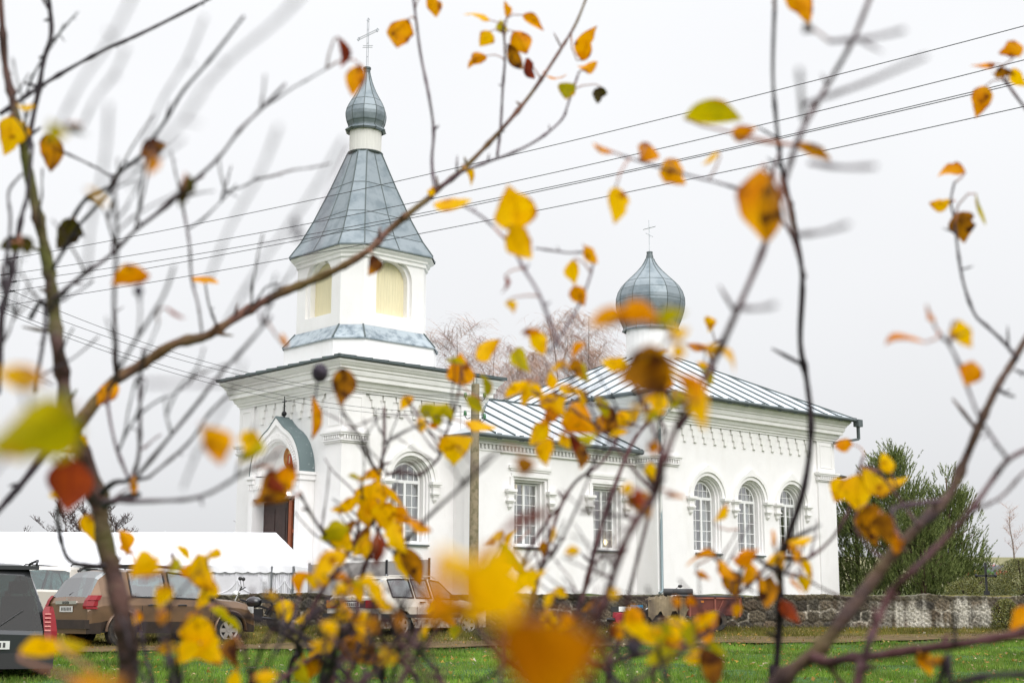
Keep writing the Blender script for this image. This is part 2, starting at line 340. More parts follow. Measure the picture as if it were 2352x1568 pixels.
def window(f, c, z0=2.05, zs=3.95, arch=True, top=4.12, hw=.60):
    """recess steps (wall) already cut; builds frame, panes, sill and curtains"""
    zt = zs if arch else top
    if not arch: zs = top
    root = MB(); O = outline(c, hw, z0, zs, arch); O2 = outline(c, hw - .055, z0 + .055, zs if arch else zs - .055, arch)
    for d in (-.30, -.36): reveal(root, f, O, d, d, O2)
    reveal(root, f, O2, -.30, -.36); reveal(root, f, O, -.30, -.36)
    T = lambda a, d, z: f(a, d, z)
    if arch: root.box(c - hw, c + hw, -.35, -.29, zs - .05, zs + .05, T=T)
    root.box(c - .045, c + .045, -.35, -.285, z0, zs - .05 if arch else zs - .02, T=T)
    hi = zs - .05 if arch else zs - .05; nr = 5 if arch else 6
    for s in (-1, 1):
        a = c + s * (.045 + hw - .055) / 2; root.box(a - .011, a + .011, -.335, -.31, z0, hi, T=T)
    for k in range(1, nr):
        z = z0 + (hi - z0) * k / nr; root.box(c - hw + .03, c + hw - .03, -.333, -.312, z - .011, z + .011, T=T)
    if arch:
        for a in (-.36, -.12, .12, .36):
            root.box(c + a - .011, c + a + .011, -.335, -.31, zs + .04, zs + math.sqrt(hw * hw - a * a) - .02, T=T)
        root.box(c - hw * .86, c + hw * .86, -.333, -.312, zs + .27, zs + .292, T=T)
    fr = root.build('window', PVC, church)
    g = MB(); g.poly([f(p[0], -.325, p[1]) for p in O]); g.build('pane', PANE, fr)
    cu = MB(); NN = 44
    for s in (-1, 1):
        x0, x1 = (c - hw, c - .1) if s < 0 else (c + .16, c + hw)
        zt2 = zs + (.25 if arch else -.02)
        row = [(x0 + (x1 - x0) * i / NN, -.52 + .035 * sin(i * 1.15 + c) + .012 * sin(i * 2.9)) for i in range(NN + 1)]
        for (p, d), (q, e2) in zip(row[:-1], row[1:]): cu.quad(f(p, d, z0), f(q, e2, z0), f(q, e2, zt2), f(p, d, zt2))
    cu.build('curtain', CURT, fr, 60)
    sl_ = MB(); sl_.box(c - hw - .12, c + hw + .12, -.34, .07, z0 - .10, z0 - .02, T=T); sl_.box(c - hw - .13, c + hw + .13, .02, .09, z0 - .115, z0 - .07, mi=1, T=T)
    sl_.build('sill', [PVC, GUT], fr)
    return fr
def corbel(mb, f, c, z):
    T = lambda a, d, zz: f(a, d, zz)
    for w2, h0, h1, d in ((.20, -.02, .07, .2), (.165, -.07, -.02, .16), (.125, -.27, -.07, .12), (.16, -.33, -.27, .16), (.12, -.38, -.33, .12), (.08, -.5, -.38, .09)):
        mb.box(c - w2, c + w2, -.02, d, z + h0, z + h1, T=T)
    b0 = [f(c - .08, d, z - .5) for d in (-.02, .09)] + [f(c + .08, d, z - .5) for d in (.09, -.02)]
    tip = f(c, 0, z - .62)
    for i in range(4): mb.add([b0[i], b0[(i + 1) % 4], tip], [(0, 1, 2)])
def hood(mb, f, c, zs, r0, r1, d1, keel=.16, n=40):
    def pt(R, k, t): 
        ang = pi * t; g = max(0, 1 - abs(ang - pi / 2) / rad(20)) ** 1.5
        return (c - (R) * cos(ang), zs + R * sin(ang) + k * g)
    A = [pt(r0, 0, i / n) for i in range(n + 1)]; B = [pt(r1, keel, i / n) for i in range(n + 1)]
    for i in range(n):
        mb.quad(f(*_(A[i], d1)), f(*_(A[i + 1], d1)), f(*_(B[i + 1], d1)), f(*_(B[i], d1)))
        mb.quad(f(*_(B[i], d1)), f(*_(B[i + 1], d1)), f(*_(B[i + 1], -.02)), f(*_(B[i], -.02)))
        mb.quad(f(*_(A[i], d1)), f(*_(A[i + 1], d1)), f(*_(A[i + 1], -.02)), f(*_(A[i], -.02)))
    for E_ in (0, n): mb.quad(f(*_(A[E_], d1)), f(*_(B[E_], d1)), f(*_(B[E_], -.02)), f(*_(A[E_], -.02)))
def arch_steps(mb, f, c, z0, zs):
    hs_ = (.78, .72, .66, .60); ds = (0, -.09, -.18, -.36)
    for k in range(3):
        O = outline(c, hs_[k], z0, zs); reveal(mb, f, O, ds[k], ds[k + 1])
        if k < 2: reveal(mb, f, O, ds[k + 1], ds[k + 1], outline(c, hs_[k + 1], z0, zs))
        else: reveal(mb, f, outline(c, hs_[k], z0, zs), ds[3], ds[3], outline(c, hs_[3], z0, zs))
def frieze(f, a0, a1, n):
    p = (a1 - a0) / n; P = [(a0, 6.56), (a0, 6.44)]
    mid = lambda i: a0 + (i + .5) * p
    for i in range(n):
        x = mid(i)
        P += [(x - .225, 6.55 if i else 6.44), (x - .225, 6.37), (x - .15, 6.37), (x - .15, 6.13), (x - .075, 6.13), (x - .075, 5.91), (x + .075, 5.91), (x + .075, 6.13), (x + .15, 6.13), (x + .15, 6.37), (x + .225, 6.37), (x + .225, 6.55 if i < n - 1 else 6.44)]
    P += [(a1, 6.44), (a1, 6.56)]
    mb = MB(); mb.prism(P, lambda a, z: f(a, .065, z), lambda a, z: f(a, -.02, z))
    return mb.build('frieze', TRIM, church)
def column(u0, u1, v0, v1, zb=-.9):
    mb = MB(); mb.box(u0, u1, v0, v1, zb, 4.97)
    mb.box(u0 - .0, u1, v0, v1, 5.33, 6.6)
    for o, za, zc in ((.05, 4.97, 5.02), (.09, 5.02, 5.06), (.03, 5.06, 5.2), (.12, 5.2, 5.26), (.15, 5.26, 5.33)):
        mb.box(u0 - o, u1 + o, v0 - o, v1 + o, za, zc)
    for k in range(9):
        a = u0 + (u1 - u0) * (k + .5) / 9; mb.box(a - .028, a + .028, v0 - .1, v0, 5.08, 5.195)
        a = v0 + (v1 - v0) * (k + .5) / 9; mb.box(u0 - .1, u0, a - .028, a + .028, 5.08, 5.195)
    for ax in (0, 1):     # raised frame of the sunk panel above the capital
        for (p0, p1, q0, q1) in ((.12, .16, 5.5, 6.42), (.68, .72, 5.5, 6.42), (.16, .68, 6.38, 6.42), (.16, .68, 5.5, 5.54)):
            w_ = u1 - u0
            if ax == 0: mb.box(u0 + p0 * w_ / .85, u0 + p1 * w_ / .85, v0 - .018, v0 + .01, q0, q1)
            else: mb.box(u0 - .018, u0 + .01, v0 + p0 * w_ / .85, v0 + p1 * w_ / .85, q0, q1)
    return mb.build('pilaster', WHITE, church)
CPROF = [(.10, 6.54), (.10, 6.60), (.16, 6.63), (.16, 6.69), (.21, 6.71), (.25, 6.80), (.25, 6.84), (.36, 6.86), (.36, 6.99), (.40, 7.01), (.42, 7.10), (.42, 7.16), (.47, 7.18), (.47, 7.23), (.52, 7.27), (.57, 7.34), (.60, 7.36), (.60, 7.43), (.0, 7.45)]
def cornice(u0, u1, v0, v1, prof=CPROF, name='cornice'):
    mb = MB(); L_ = [[(u0 - o, v0 - o, z), (u1 + o, v0 - o, z), (u1 + o, v1 + o, z), (u0 - o, v1 + o, z)] for o, z in prof]
    for A, B in zip(L_[:-1], L_[1:]):
        for i in range(4): mb.quad(A[i], A[(i + 1) % 4], B[(i + 1) % 4], B[i])
    return mb.build(name, TRIM, church)
ZB = -.9
# --- west block (bell tower base)
WU, WV = 5.45, 5.7
mb = MB(); f = Sm(0); wc = 2.66
wall(mb, f, 0, WU, ZB, 7.4, [outline(wc, .78, 2.05, 3.95)]); arch_steps(mb, f, wc, 2.05, 3.95)
wall(mb, Wm(0), 0, WV, ZB, 7.4, [outline(AX, 1.28, -.3, 3.42, False)])
wall(mb, Nm(WV), 0, WU, ZB, 7.4, []); wall(mb, Em(WU), 0, WV, ZB, 7.4, [])
mb.build('wall', WHITE, church)
window(f, wc)
mb = MB(); hood(mb, f, wc, 3.95, .80, .93, .06, .02); hood(mb, f, wc, 3.95, .93, 1.05, .11, .16)
for s in (-1, 1): corbel(mb, f, wc + s * .95, 3.9)
mb.build('window_surround', TRIM, church)
for a, c_ in ((-.08, -.08), (-.08, WV - .79), (WU - .79, -.08)): column(a, a + .87, c_, c_ + .87)
frieze(Sm(0), .95, 4.55, 7); frieze(Wm(0), .95, WV - .95, 7)
cornice(0, WU, 0, WV)
def hiproof(u0, u1, v0, v1, z0, a, cu, cv, z1, t=.05, seams=.62, name='roof', m0=None):
    mb = MB(); E_ = [(u0, v0, z0), (u1, v0, z0), (u1, v1, z0), (u0, v1, z0)]
    Tt = [(cu - a, cv - a, z1), (cu + a, cv - a, z1), (cu + a, cv + a, z1), (cu - a, cv + a, z1)]
    for i in range(4):
        j = (i + 1) % 4
        mb.quad(E_[i], E_[j], Tt[j], Tt[i]); lo = lambda p: (p[0], p[1], p[2] - t)
        mb.quad(E_[i], E_[j], lo(E_[j]), lo(E_[i]), 1)
        A, B, C, D = (Vector(q) for q in (E_[i], E_[j], Tt[j], Tt[i]))
        e_ = (B - A); Ln = e_.length; e_ = e_ / Ln
        ta, tb = (D - A).dot(e_), (C - A).dot(e_); per = (D - A) - e_ * ta
        nrm = e_.cross(per).normalized()
        if nrm.z < 0: nrm = -nrm
        if seams:
            k = 1
            while k * seams < Ln:
                x = k * seams; h = 1.0
                if x < ta: h = x / ta
                elif x > tb: h = (Ln - x) / (Ln - tb)
                p = A + e_ * x + nrm * .02; mb.bar(p, p + per * max(.02, h), .045, .05, 1); k += 1
        mb.bar(A + nrm * .01, D + nrm * .01, .07, .06, 1)
    mb.poly([(p[0], p[1], p[2] - t) for p in E_], 1)
    return mb.build(name, [m0 or ROOF, SEAM], church)
hiproof(-.68, WU + .68, -.68, WV + .68, 7.50, 2.1, 2.7, AX, 7.78)
# --- tower
TU, TV = 2.7, AX
def octo(a, c):  # chamfered square
    b_ = a - c
    return [(TU + x, TV + y) for x, y in ((-b_, -a), (b_, -a), (a, -b_), (a, b_), (b_, a), (-b_, a), (-a, b_), (-a, -b_))]
def loft(mb, secs, mi=0):
    for (A, za), (B, zb) in zip(secs[:-1], secs[1:]):
        n = len(A)
        for i in range(n):
            j = (i + 1) % n; mb.quad((*A[i], za), (*A[j], za), (*B[j], zb), (*B[i], zb), mi)
mb = MB(); loft(mb, [(octo(2.12, .72), 7.4), (octo(2.12, .72), 8.48)])
mb.build('tower_base', WHITE, church)
mb = MB(); loft(mb, [(octo(2.17, .74), 8.44), (octo(2.17, .74), 8.48), (octo(1.80, .55), 8.97)])
SK = [(octo(2.17, .74), 8.49), (octo(1.80, .55), 8.975)]
for i in range(8): mb.bar((*SK[0][0][i], 8.49), (*SK[1][0][i], 8.98), .05, .04, 1)
mb.build('tower_skirt_roof', [ZINC2, SEAM], church)
TA, TC = 1.77, .53
mb = MB(); O8 = octo(TA, TC)
wz0, wzs, whw = 9.42, 10.62, .74
for nm, fm, c in (('S', lambda a, d, z: (a, TV - TA - d, z), TU), ('W', lambda a, d, z: (TU - TA - d, a, z), TV), ('E', lambda a, d, z: (TU + TA + d, a, z), TV), ('N', lambda a, d, z: (a, TV + TA + d, z), TU)):
    b_ = TA - TC
    op = [outline(c, whw, wz0, wzs)] if nm in 'SW' else []
    wall(mb, fm, c - b_, c + b_, 8.9, 11.3, op)
    if op:
        O = op[0]; reveal(mb, fm, O, 0, -.12); O2 = outline(c, whw - .1, wz0 + .02, wzs); reveal(mb, fm, O, -.12, -.12, O2); reveal(mb, fm, O2, -.12, -.36)
        bd = MB(); bd.poly([fm(p[0], -.34, p[1]) for p in O2])
        for k in range(-5, 6):
            a = c + k * .118; h = wzs + math.sqrt(max(0, (whw - .1) ** 2 - (k * .118) ** 2)) - .03
            bd.box(a - .0575, a + .0575, -.338, -.322, wz0 + .03, h, T=lambda a_, d, z: fm(a_, d, z))
        bd.build('boarded_window', BOARD, church)
for i in (1, 3, 5, 7):
    j = (i + 1) % 8; mb.quad((*O8[i], 8.9), (*O8[j], 8.9), (*O8[j], 11.3), (*O8[i], 11.3))
mb.build('belfry', WHITE, church)
mb = MB(); loft(mb, [(octo(TA, TC), 11.2), (octo(TA + .05, TC + .01), 11.22), (octo(TA + .05, TC + .01), 11.32), (octo(TA + .1, TC + .02), 11.36), (octo(TA + .1, TC + .02), 11.42), (octo(TA + .2, TC + .03), 11.5), (octo(TA + .2, TC + .03), 11.56), (octo(.5, .2), 11.57)])
mb.build('tower_cornice', TRIM, church)
mb = MB(); PR = [(2.02, .60, 11.55), (2.02, .60, 11.60), (1.72, .51, 12.12), (1.38, .42, 12.9), (.95, .31, 14.05), (.52, .215, 15.33)]
loft(mb, [(octo(a, c), z) for a, c, z in PR])
for i in range(8):
    mb.tube([(*octo(a, c)[i], z + .01) for a, c, z in PR[1:]], .022, 5, 1)
for k in range(4):      # seams in the middle of the four broad faces
    pts = []
    for a, c, z in PR[1:]:
        q = octo(a, c); A, B = q[2 * k], q[(2 * k + 1) % 8]
        pts.append(((A[0] + B[0]) / 2, (A[1] + B[1]) / 2, z + .01))
    mb.tube(pts, .018, 5, 1)
for a, c, z in PR[2:5]:
    q = octo(a + .004, c); mb.tube([(*p, z) for p in q + q[:1]], .009, 4, 1)
mb.build('spire', [ZINC, SEAM], church)
def dome(cu, cv, prof, nf, drum_r, dz0, dz1, seam_r, rings):
    d = MB(); d.lathe([(drum_r, dz0), (drum_r, dz1)], 28, (cu, cv))
    d.build('drum', mat('pale_boarded_drum', (.74, .72, .68), .8, var=.12, vscale=2.5, stretch=(9, 9, .4)) if drum_r < .8 else WHITE, church)
    mb = MB(); mb.lathe(prof, nf, (cu, cv), rot=.2)
    for k in range(nf):
        a = .2 + 2 * pi * k / nf; mb.tube([(cu + r * cos(a), cv + r * sin(a), z) for r, z in prof], seam_r, 5, 1)
    for z in rings:
        for (r0, z0), (r1, z1) in zip(prof[:-1], prof[1:]):
            if z0 <= z <= z1 and z1 > z0:
                r = r0 + (r1 - r0) * (z - z0) / (z1 - z0) + .003
                mb.tube([(cu + r * cos(.2 + 2 * pi * k / nf), cv + r * sin(.2 + 2 * pi * k / nf), z) for k in range(nf + 1)], seam_r * .5, 4, 1, cap=False); break
    return mb.build('onion_dome', [ZINC, SEAM], church)
dome(TU, TV, [(.62, 16.12), (.72, 16.17), (.60, 16.28), (.61, 16.33), (.67, 16.48), (.705, 16.66), (.71, 16.78), (.675, 16.95), (.60, 17.12), (.49, 17.32), (.38, 17.52), (.28, 17.75), (.19, 18.0), (.13, 18.22), (.10, 18.36)], 10, .55, 15.3, 16.18, .014, (16.45, 16.95, 17.25))
mb = MB(); mb.lathe([(.50, 15.3), (.60, 15.31), (.62, 15.36), (.56, 15.38)], 28, (TU, TV)); mb.build('collar', GUT, church); mb = MB(); mb.lathe([(.115, 18.3), (.12, 18.42), (.14, 18.44), (.14, 18.5), (.02, 18.5)], 14, (TU, TV)); mb.build('collar', GUT, church)
NU0, NU1, NV0, NV1 = 11.95, 22.42, -2.0, 7.7; DU = 17.2
dome(DU, AX, [(1.12, 11.06), (1.16, 11.1), (1.10, 11.2), (1.12, 11.27), (1.24, 11.55), (1.35, 11.9), (1.40, 12.2), (1.39, 12.45), (1.31, 12.72), (1.17, 12.96), (.96, 13.18), (.72, 13.4), (.5, 13.62), (.33, 13.82), (.22, 14.0), (.17, 14.12)], 12, 1.0, 9.3, 11.12, .016, (11.75, 12.3, 12.75, 13.1))
mb = MB(); mb.lathe([(.17, 14.04), (.15, 14.2), (.115, 14.36), (.13, 14.37), (.13, 14.41), (.02, 14.41)], 14, (DU, AX)); mb.build('collar', GUT, church)
# crosses: bars run along v (facing west)
cr_ = MB(); z0 = 18.5
def rails(mb, A, B, g, r=.012):
    A = Vector(A); B = Vector(B); d = (B - A).normalized(); n = Vector((0, -d.z, d.y)) * g
    mb.tube([A + n, B + n], r, 5); mb.tube([A - n, B - n], r, 5)
rails(cr_, (TU, TV, z0), (TU, TV, 20.2), .045); rails(cr_, (TU, TV - .5, 19.72), (TU, TV + .5, 19.72), .035)
rails(cr_, (TU, TV - .28, 19.2), (TU, TV + .28, 19.36), .03)
for (y, z) in ((TV - .55, 19.72), (TV + .55, 19.72), (TV, 20.27)):
    for dy, dz in ((0, .05), (.05, 0), (-.05, 0), (0, -.05)): cr_.sphere((TU, y + dy, z + dz), .03, 6)
for z in (18.9, 19.4, 19.9): cr_.tube([(TU, TV - .05, z), (TU, TV + .05, z)], .012, 5)
cr_.build('cross', SILVER, church)
cr_ = MB(); cr_.tube([(DU, AX, 14.35), (DU, AX, 15.76)], .02, 6); cr_.tube([(DU, AX - .34, 15.43), (DU, AX + .34, 15.43)], .018, 6); cr_.tube([(DU, AX - .19, 15.03), (DU, AX + .19, 15.25)], .016, 6)
cr_.build('cross', SILVER, church)
# --- middle block
MU0, MU1, MV0, MV1 = 4.42, 11.95, -1.1, 6.8
mb = MB(); f = Sm(1.1); mcs = (6.76, 10.42)
wall(mb, f, MU0, MU1, ZB, 5.5, [outline(c, .68, 2.05, 4.16, False) for c in mcs])
for c in mcs:
    O = outline(c, .68, 2.05, 4.16, False); O1 = outline(c, .60, 2.05, 4.09, False)
    reveal(mb, f, O, 0, -.14); reveal(mb, f, O, -.14, -.14, O1); reveal(mb, f, O1, -.14, -.36)
wall(mb, Wm(MU0), MV0, MV1, ZB, 5.5, []); wall(mb, Nm(MV1), MU0, MU1, ZB, 5.5, [])
mb.build('wall', WHITE, church)
for c in mcs:
    window(f, c, arch=False, top=4.07)
    s_ = MB(); T = lambda a, d, z: f(a, d, z)
    s_.box(c - .95, c + .95, -.02, .09, 4.50, 4.60, T=T); s_.box(c - .88, c + .88, -.02, .06, 4.44, 4.50, T=T)
    s_.box(c - .84, c + .84, -.02, .07, 4.24, 4.36, T=T)
    for s in (-1, 1): s_.box(c + s * .84 - .06, c + s * .84 + .06, -.02, .065, 3.78, 4.24, T=T); corbel(s_, f, c + s * .92, 3.75)
    s_.build('window_surround', TRIM, church)
mb = MB(); mb.box(MU0 - .06, MU0 + .98, MV0 - .06, MV0 + .5, ZB, 5.02); mb.build('pilaster', WHITE, church)
cornice(MU0, MU1 - .01, MV0, MV1, [(.09, 5.24), (.09, 5.28), (.15, 5.31), (.15, 5.36), (.22, 5.4), (.22, 5.46), (0, 5.47)])
mb = MB(); mb.box(MU0 - .085, MU1 - .02, MV0 - .085, MV0 + .02, 4.98, 5.04); mb.box(MU0 - .12, MU1 - .02, MV0 - .12, MV0 + .02, 5.20, 5.25)
mb.box(MU0 - .085, MU0 + .02, MV0 + .02, 0, 4.98, 5.04); mb.box(MU0 - .12, MU0 + .02, MV0 + .02, 0, 5.20, 5.25)
k = MU0
while k < MU1 - .1: mb.box(k, k + .085, MV0 - .09, MV0 + .01, 5.06, 5.19); k += .165
k = MV0
while k < -.1: mb.box(MU0 - .09, MU0 + .01, k, k + .085, 5.06, 5.19); k += .165
mb.build('dentil_band', TRIM, church)
mb = MB(); ez, rz, eo = 5.52, 7.42, .32
ue = MU0 - .3; hr = AX - (MV0 - eo)
for v_, sgn in ((MV0 - eo, 1), (MV1 + eo, -1)):
    A, B, C, D = (ue, v_, ez), (MU1, v_, ez), (MU1, AX, rz), (ue + hr, AX, rz); mb.quad(A, B, C, D)
    mb.quad(A, B, (B[0], B[1], ez - .05), (A[0], A[1], ez - .05), 1); mb.bar((A[0], A[1], A[2] + .02), (D[0], D[1], D[2] + .02), .08, .06, 1)
    k = ue + .85
    while k < MU1: 
        h_ = min(1, (k - ue) / hr); mb.bar((k, v_, ez + .025), (k, v_ + sgn * hr * h_, ez + (rz - ez) * h_ + .025), .045, .05, 1); k += .85
mb.add([(ue, MV0 - eo, ez), (ue, MV1 + eo, ez), (ue + hr, AX, rz)], [(0, 1, 2)]); mb.quad((ue, MV0 - eo, ez), (ue, MV1 + eo, ez), (ue, MV1 + eo, ez - .05), (ue, MV0 - eo, ez - .05), 1)
mb.bar((ue + hr, AX, rz + .02), (MU1, AX, rz + .02), .1, .06, 1)
mb.build('roof', [ROOF, SEAM], church)
# --- nave
mb = MB(); f = Sm(2.0); ncs = (14.68, 17.18, 19.68)
wall(mb, f, NU0, NU1, ZB, 7.4, [outline(c, .78, 2.05, 3.95) for c in ncs])
for c in ncs: arch_steps(mb, f, c, 2.05, 3.95)
wall(mb, Wm(NU0), NV0, NV1, ZB, 7.4, []); wall(mb, Nm(NV1), NU0, NU1, ZB, 7.4, []); wall(mb, Em(NU1), NV0, NV1, ZB, 7.4, [])
mb.build('wall', WHITE, church)
for c in ncs:
    window(f, c); s_ = MB(); hood(s_, f, c, 3.95, .80, .93, .06, .02); hood(s_, f, c, 3.95, .93, 1.05, .11, .16)
    for s in (-1, 1): corbel(s_, f, c + s * .96, 3.9)
    s_.build('window_surround', TRIM, church)
for a in (NU0 - .08, NU1 - 1.05): column(a, a + 1.13, NV0 - .08, NV0 + 1.0)
frieze(f, NU0 + 1.25, NU1 - 1.3, 14)
cornice(NU0, NU1, NV0, NV1)
hiproof(NU0 - .68, NU1 + .68, NV0 - .68, NV1 + .68, 7.52, .5, DU, AX, 10.1, seams=.9)
# apse
mb = MB(); ap = [(NU1, -.9), (NU1 + 1.7, -.9), (NU1 + 2.8, .6), (NU1 + 2.8, 5.1), (NU1 + 1.7, 6.6), (NU1, 6.6)]
for p, q in zip(ap[:-1], ap[1:]): mb.quad((*p, ZB), (*q, ZB), (*q, 5.3), (*p, 5.3))
ap2 = [(NU1, -1.02), (NU1 + 1.76, -1.02), (NU1 + 2.92, .55), (NU1 + 2.92, 5.15), (NU1 + 1.76, 6.72), (NU1, 6.72)]
for p, q in zip(ap2[:-1], ap2[1:]): mb.quad((*p, 5.0), (*q, 5.0), (*q, 5.32), (*p, 5.32))
mb.build('apse', WHITE, church)
mb = MB(); ap3 = [(NU1, -1.35), (NU1 + 1.95, -1.35), (NU1 + 3.2, .45), (NU1 + 3.2, 5.25), (NU1 + 1.95, 7.05), (NU1, 7.05)]
for p, q in zip(ap3[:-1], ap3[1:]): mb.add([(*p, 5.4), (*q, 5.4), (NU1, AX, 6.9)], [(0, 1, 2)]); mb.quad((*p, 5.34), (*q, 5.34), (*q, 5.4), (*p, 5.4), 1)
mb.build('apse_roof', [GUT, SEAM], church)
# gutters and downpipes
def gutter(pts, r=.075):
    g = MB(); g.tube(pts, r, 8)
    A, B = Vector(pts[0]), Vector(pts[-1]); n = int((B - A).length / .95)
    for k in range(n + 1):
        p = A + (B - A) * (k / max(1, n)); g.bar(p + Vector((0, 0, .1)), p - Vector((0, 0, .1)), .03, .18, 0)
    return g.build('gutter', GUT, church, 50)
gutter([(MU0 - .3, MV0 - .38, 5.44), (MU1 - .1, MV0 - .38, 5.44)]); gutter([(MU0 - .36, MV0 - .4, 5.44), (MU0 - .36, 0, 5.44)])
gutter([(NU0 - .7, NV0 - .72, 7.46), (NU1 + .7, NV0 - .72, 7.46)]); gutter([(NU0 - .74, NV0 - .7, 7.46), (NU0 - .74, NV1 + .7, 7.46)])
g = MB(); px_ = NU0 + .05
g.lathe([(.09, 7.1), (.2, 7.2), (.2, 7.4)], 10, (px_, NV0 - .72)); g.tube([(px_, NV0 - .72, 7.2), (px_, NV0 - .72, 6.9), (px_, NV0 - .16, 6.45), (px_, NV0 - .16, .75), (px_ - .05, NV0 - .22, .62), (px_ - .3, NV0 - .3, .55)], .05, 10)
g.build('downpipe', mat('flaking_pipe', (.24, .30, .32), .5, .4, col2=(.62, .62, .6), vscale=1.6, stretch=(1, 1, .5), c2lo=.5, c2hi=.56), church, 50)
g = MB(); q = NU1 + .72
g.box(q + .0, q + .3, NV0 - .85, NV0 - .6, 7.22, 7.5); g.bar((q + .15, NV0 - .72, 7.25), (q + .15, NV0 - .72, 6.72), .1); g.bar((q + .15, NV0 - .72, 6.72), (NU1 - .1, NV0 - .2, 6.52), .1)
g.build('downpipe', GUT, church)
# porch
pu = -.55; pf = Wm(pu); hwp, zb = 1.42, 4.12
mb = MB()
for s in (-1, 1):
    a0, a1 = sorted((AX + s * 1.2, AX + s * 1.44)); mb.box(pu, .0 - .005, a0, a1, ZB, 3.9)
    a0, a1 = sorted((AX + s * 1.15, AX + s * 1.5)); mb.box(pu - .05, -.005, a0, a1, 3.9, 3.98); mb.box(pu - .09, -.005, a0 - .04, a1 + .04, 4.06, 4.15); mb.box(pu - .04, -.005, a0, a1, 3.98, 4.06)
mb.box(pu + .02, -.01, AX - 1.2, AX + 1.2, 3.42, 4.1)
for k in range(22): a = AX - 1.35 + k * .13; mb.box(pu - .035, pu + .02, a, a + .06, 3.72, 3.86)
def keelpt(R, kk, tt):
    ang = pi * tt; gk = max(0, 1 - abs(ang - pi / 2) / rad(21)) ** 1.5
    return (AX - R * cos(ang), 4.15 + R * 1.06 * sin(ang) + kk * gk)
n = 40
def ring(R0, k0, R1, k1, d0, d1):
    A = [keelpt(R0, k0, i / n) for i in range(n + 1)]; B = [keelpt(R1, k1, i / n) for i in range(n + 1)]
    for i in range(n): mb.quad(pf(*_(A[i], d0)), pf(*_(A[i + 1], d0)), pf(*_(B[i + 1], d1)), pf(*_(B[i], d1)))
ring(1.42, .30, 1.28, .2, 0, 0); ring(1.28, .2, 1.28, .2, 0, -.06); ring(1.28, .2, .98, 0, -.06, -.06); ring(.98, 0, .98, 0, -.06, -.16); ring(.98, 0, .88, 0, -.16, -.16); ring(.88, 0, .88, 0, -.16, -.54)
for k in range(40):
    for tt in (k / 40 + .006,):
        A, B = keelpt(1.04, 0, tt), keelpt(1.18, .06, tt); A2, B2 = keelpt(1.04, 0, tt + .014), keelpt(1.18, .06, tt + .014)
        mb.add([pf(*_(p, d)) for d in (-.06, -.015) for p in (A, B, B2, A2)], [(4, 5, 6, 7), (0, 1, 5, 4), (1, 2, 6, 5), (2, 3, 7, 6), (3, 0, 4, 7)])
mb.poly([pf(*_(keelpt(.88, 0, i / n), -.53)) for i in range(n + 1)])
mb.build('porch', WHITE, church)
mb = MB(); A = [keelpt(1.445, .31, i / n) for i in range(n + 1)]; B = [keelpt(1.415, .295, i / n) for i in range(n + 1)]
for i in range(n):
    for X_, in ((A,), (B,)): mb.quad(pf(*_(X_[i], .015)), pf(*_(X_[i + 1], .015)), pf(*_(X_[i + 1], -.545)), pf(*_(X_[i], -.545)))
    mb.quad(pf(*_(A[i], .015)), pf(*_(A[i + 1], .015)), pf(*_(B[i + 1], .015)), pf(*_(B[i], .015)))
mb.build('porch_roof', COPPER, church)
mb = MB(); cx_, cz_ = pu + .3, 6.0
mb.sphere((cx_, AX, cz_ + .09), .085, 10); mb.tube([(cx_, AX, cz_ - .05), (cx_, AX, cz_ + .62)], [.035, .012], 6); mb.tube([(cx_, AX - .09, cz_ + .48), (cx_, AX + .09, cz_ + .48)], .014, 6); mb.tube([(cx_, AX - .05, cz_ + .33), (cx_, AX + .05, cz_ + .37)], .012, 6)
for y_, z_ in ((-.09, .48), (.09, .48), (0, .63)): mb.sphere((cx_, AX + y_, cz_ + z_), .025, 6)
mb.build('porch_cross', IRON, church, 60)
mb = MB(); mb.lathe([(.0, -.02), (.36, -.02), (.36, 0), (.0, 0)], 28, (0, 0))
ic = mb.build('icon', mat('gilded_icon_ground', (.45, .2, .03), .4, .3, col2=(.28, .06, .015), vscale=5), church); ic.location = (-.05, AX - .1, 4.72); ic.rotation_euler = (0, -pi / 2, 0)
fg = MB(); fg.lathe([(0, 0), (.075, 0)], 16, (.16, 0)); fg.poly([(-.26, -.13, 0), (-.26, .13, 0), (.02, .12, 0), (.1, .04, 0), (.1, -.04, 0), (.02, -.12, 0)], 1); fg.poly([(-.2, -.03, .002), (-.2, .05, .002), (.04, .03, .002), (.04, -.03, .002)], 2)
o = fg.build('icon_figure', [mat('icon_halo', (.62, .45, .2), .4), mat('icon_robe', (.40, .05, .02), .6), mat('icon_pale_stole', (.5, .42, .3), .6)], ic); o.location = (0, 0, .006)
# doorway
mb = MB(); f = Wm(0)
dr = MB(); dr.quad((.30, AX - 1.28, -.3), (.30, AX + 1.28, -.3), (.30, AX + 1.28, 3.42), (.30, AX - 1.28, 3.42)); 
for s in (-1, 1): dr.quad((-.54, AX + s * 1.19, -.3), (.3, AX + s * 1.19, -.3), (.3, AX + s * 1.19, 3.42), (-.54, AX + s * 1.19, 3.42), 1)
dr.quad((-.54, AX - 1.2, 3.415), (.3, AX - 1.2, 3.415), (.3, AX + 1.2, 3.415), (-.54, AX + 1.2, 3.415), 1)
dr.build('doorway', [DARKIN, WHITE], church)
dr = MB(); dr.box(-.13, -.08, AX - .2, AX + 1.17, -.3, 3.33)
for (a0, a1, q0, q1) in ((AX - .1, AX + .42, .3, 1.5), (AX + .52, AX + 1.08, .3, 1.5), (AX - .1, AX + .42, 1.7, 3.1), (AX + .52, AX + 1.08, 1.7, 3.1)): dr.box(-.145, -.125, a0, a1, q0, q1)
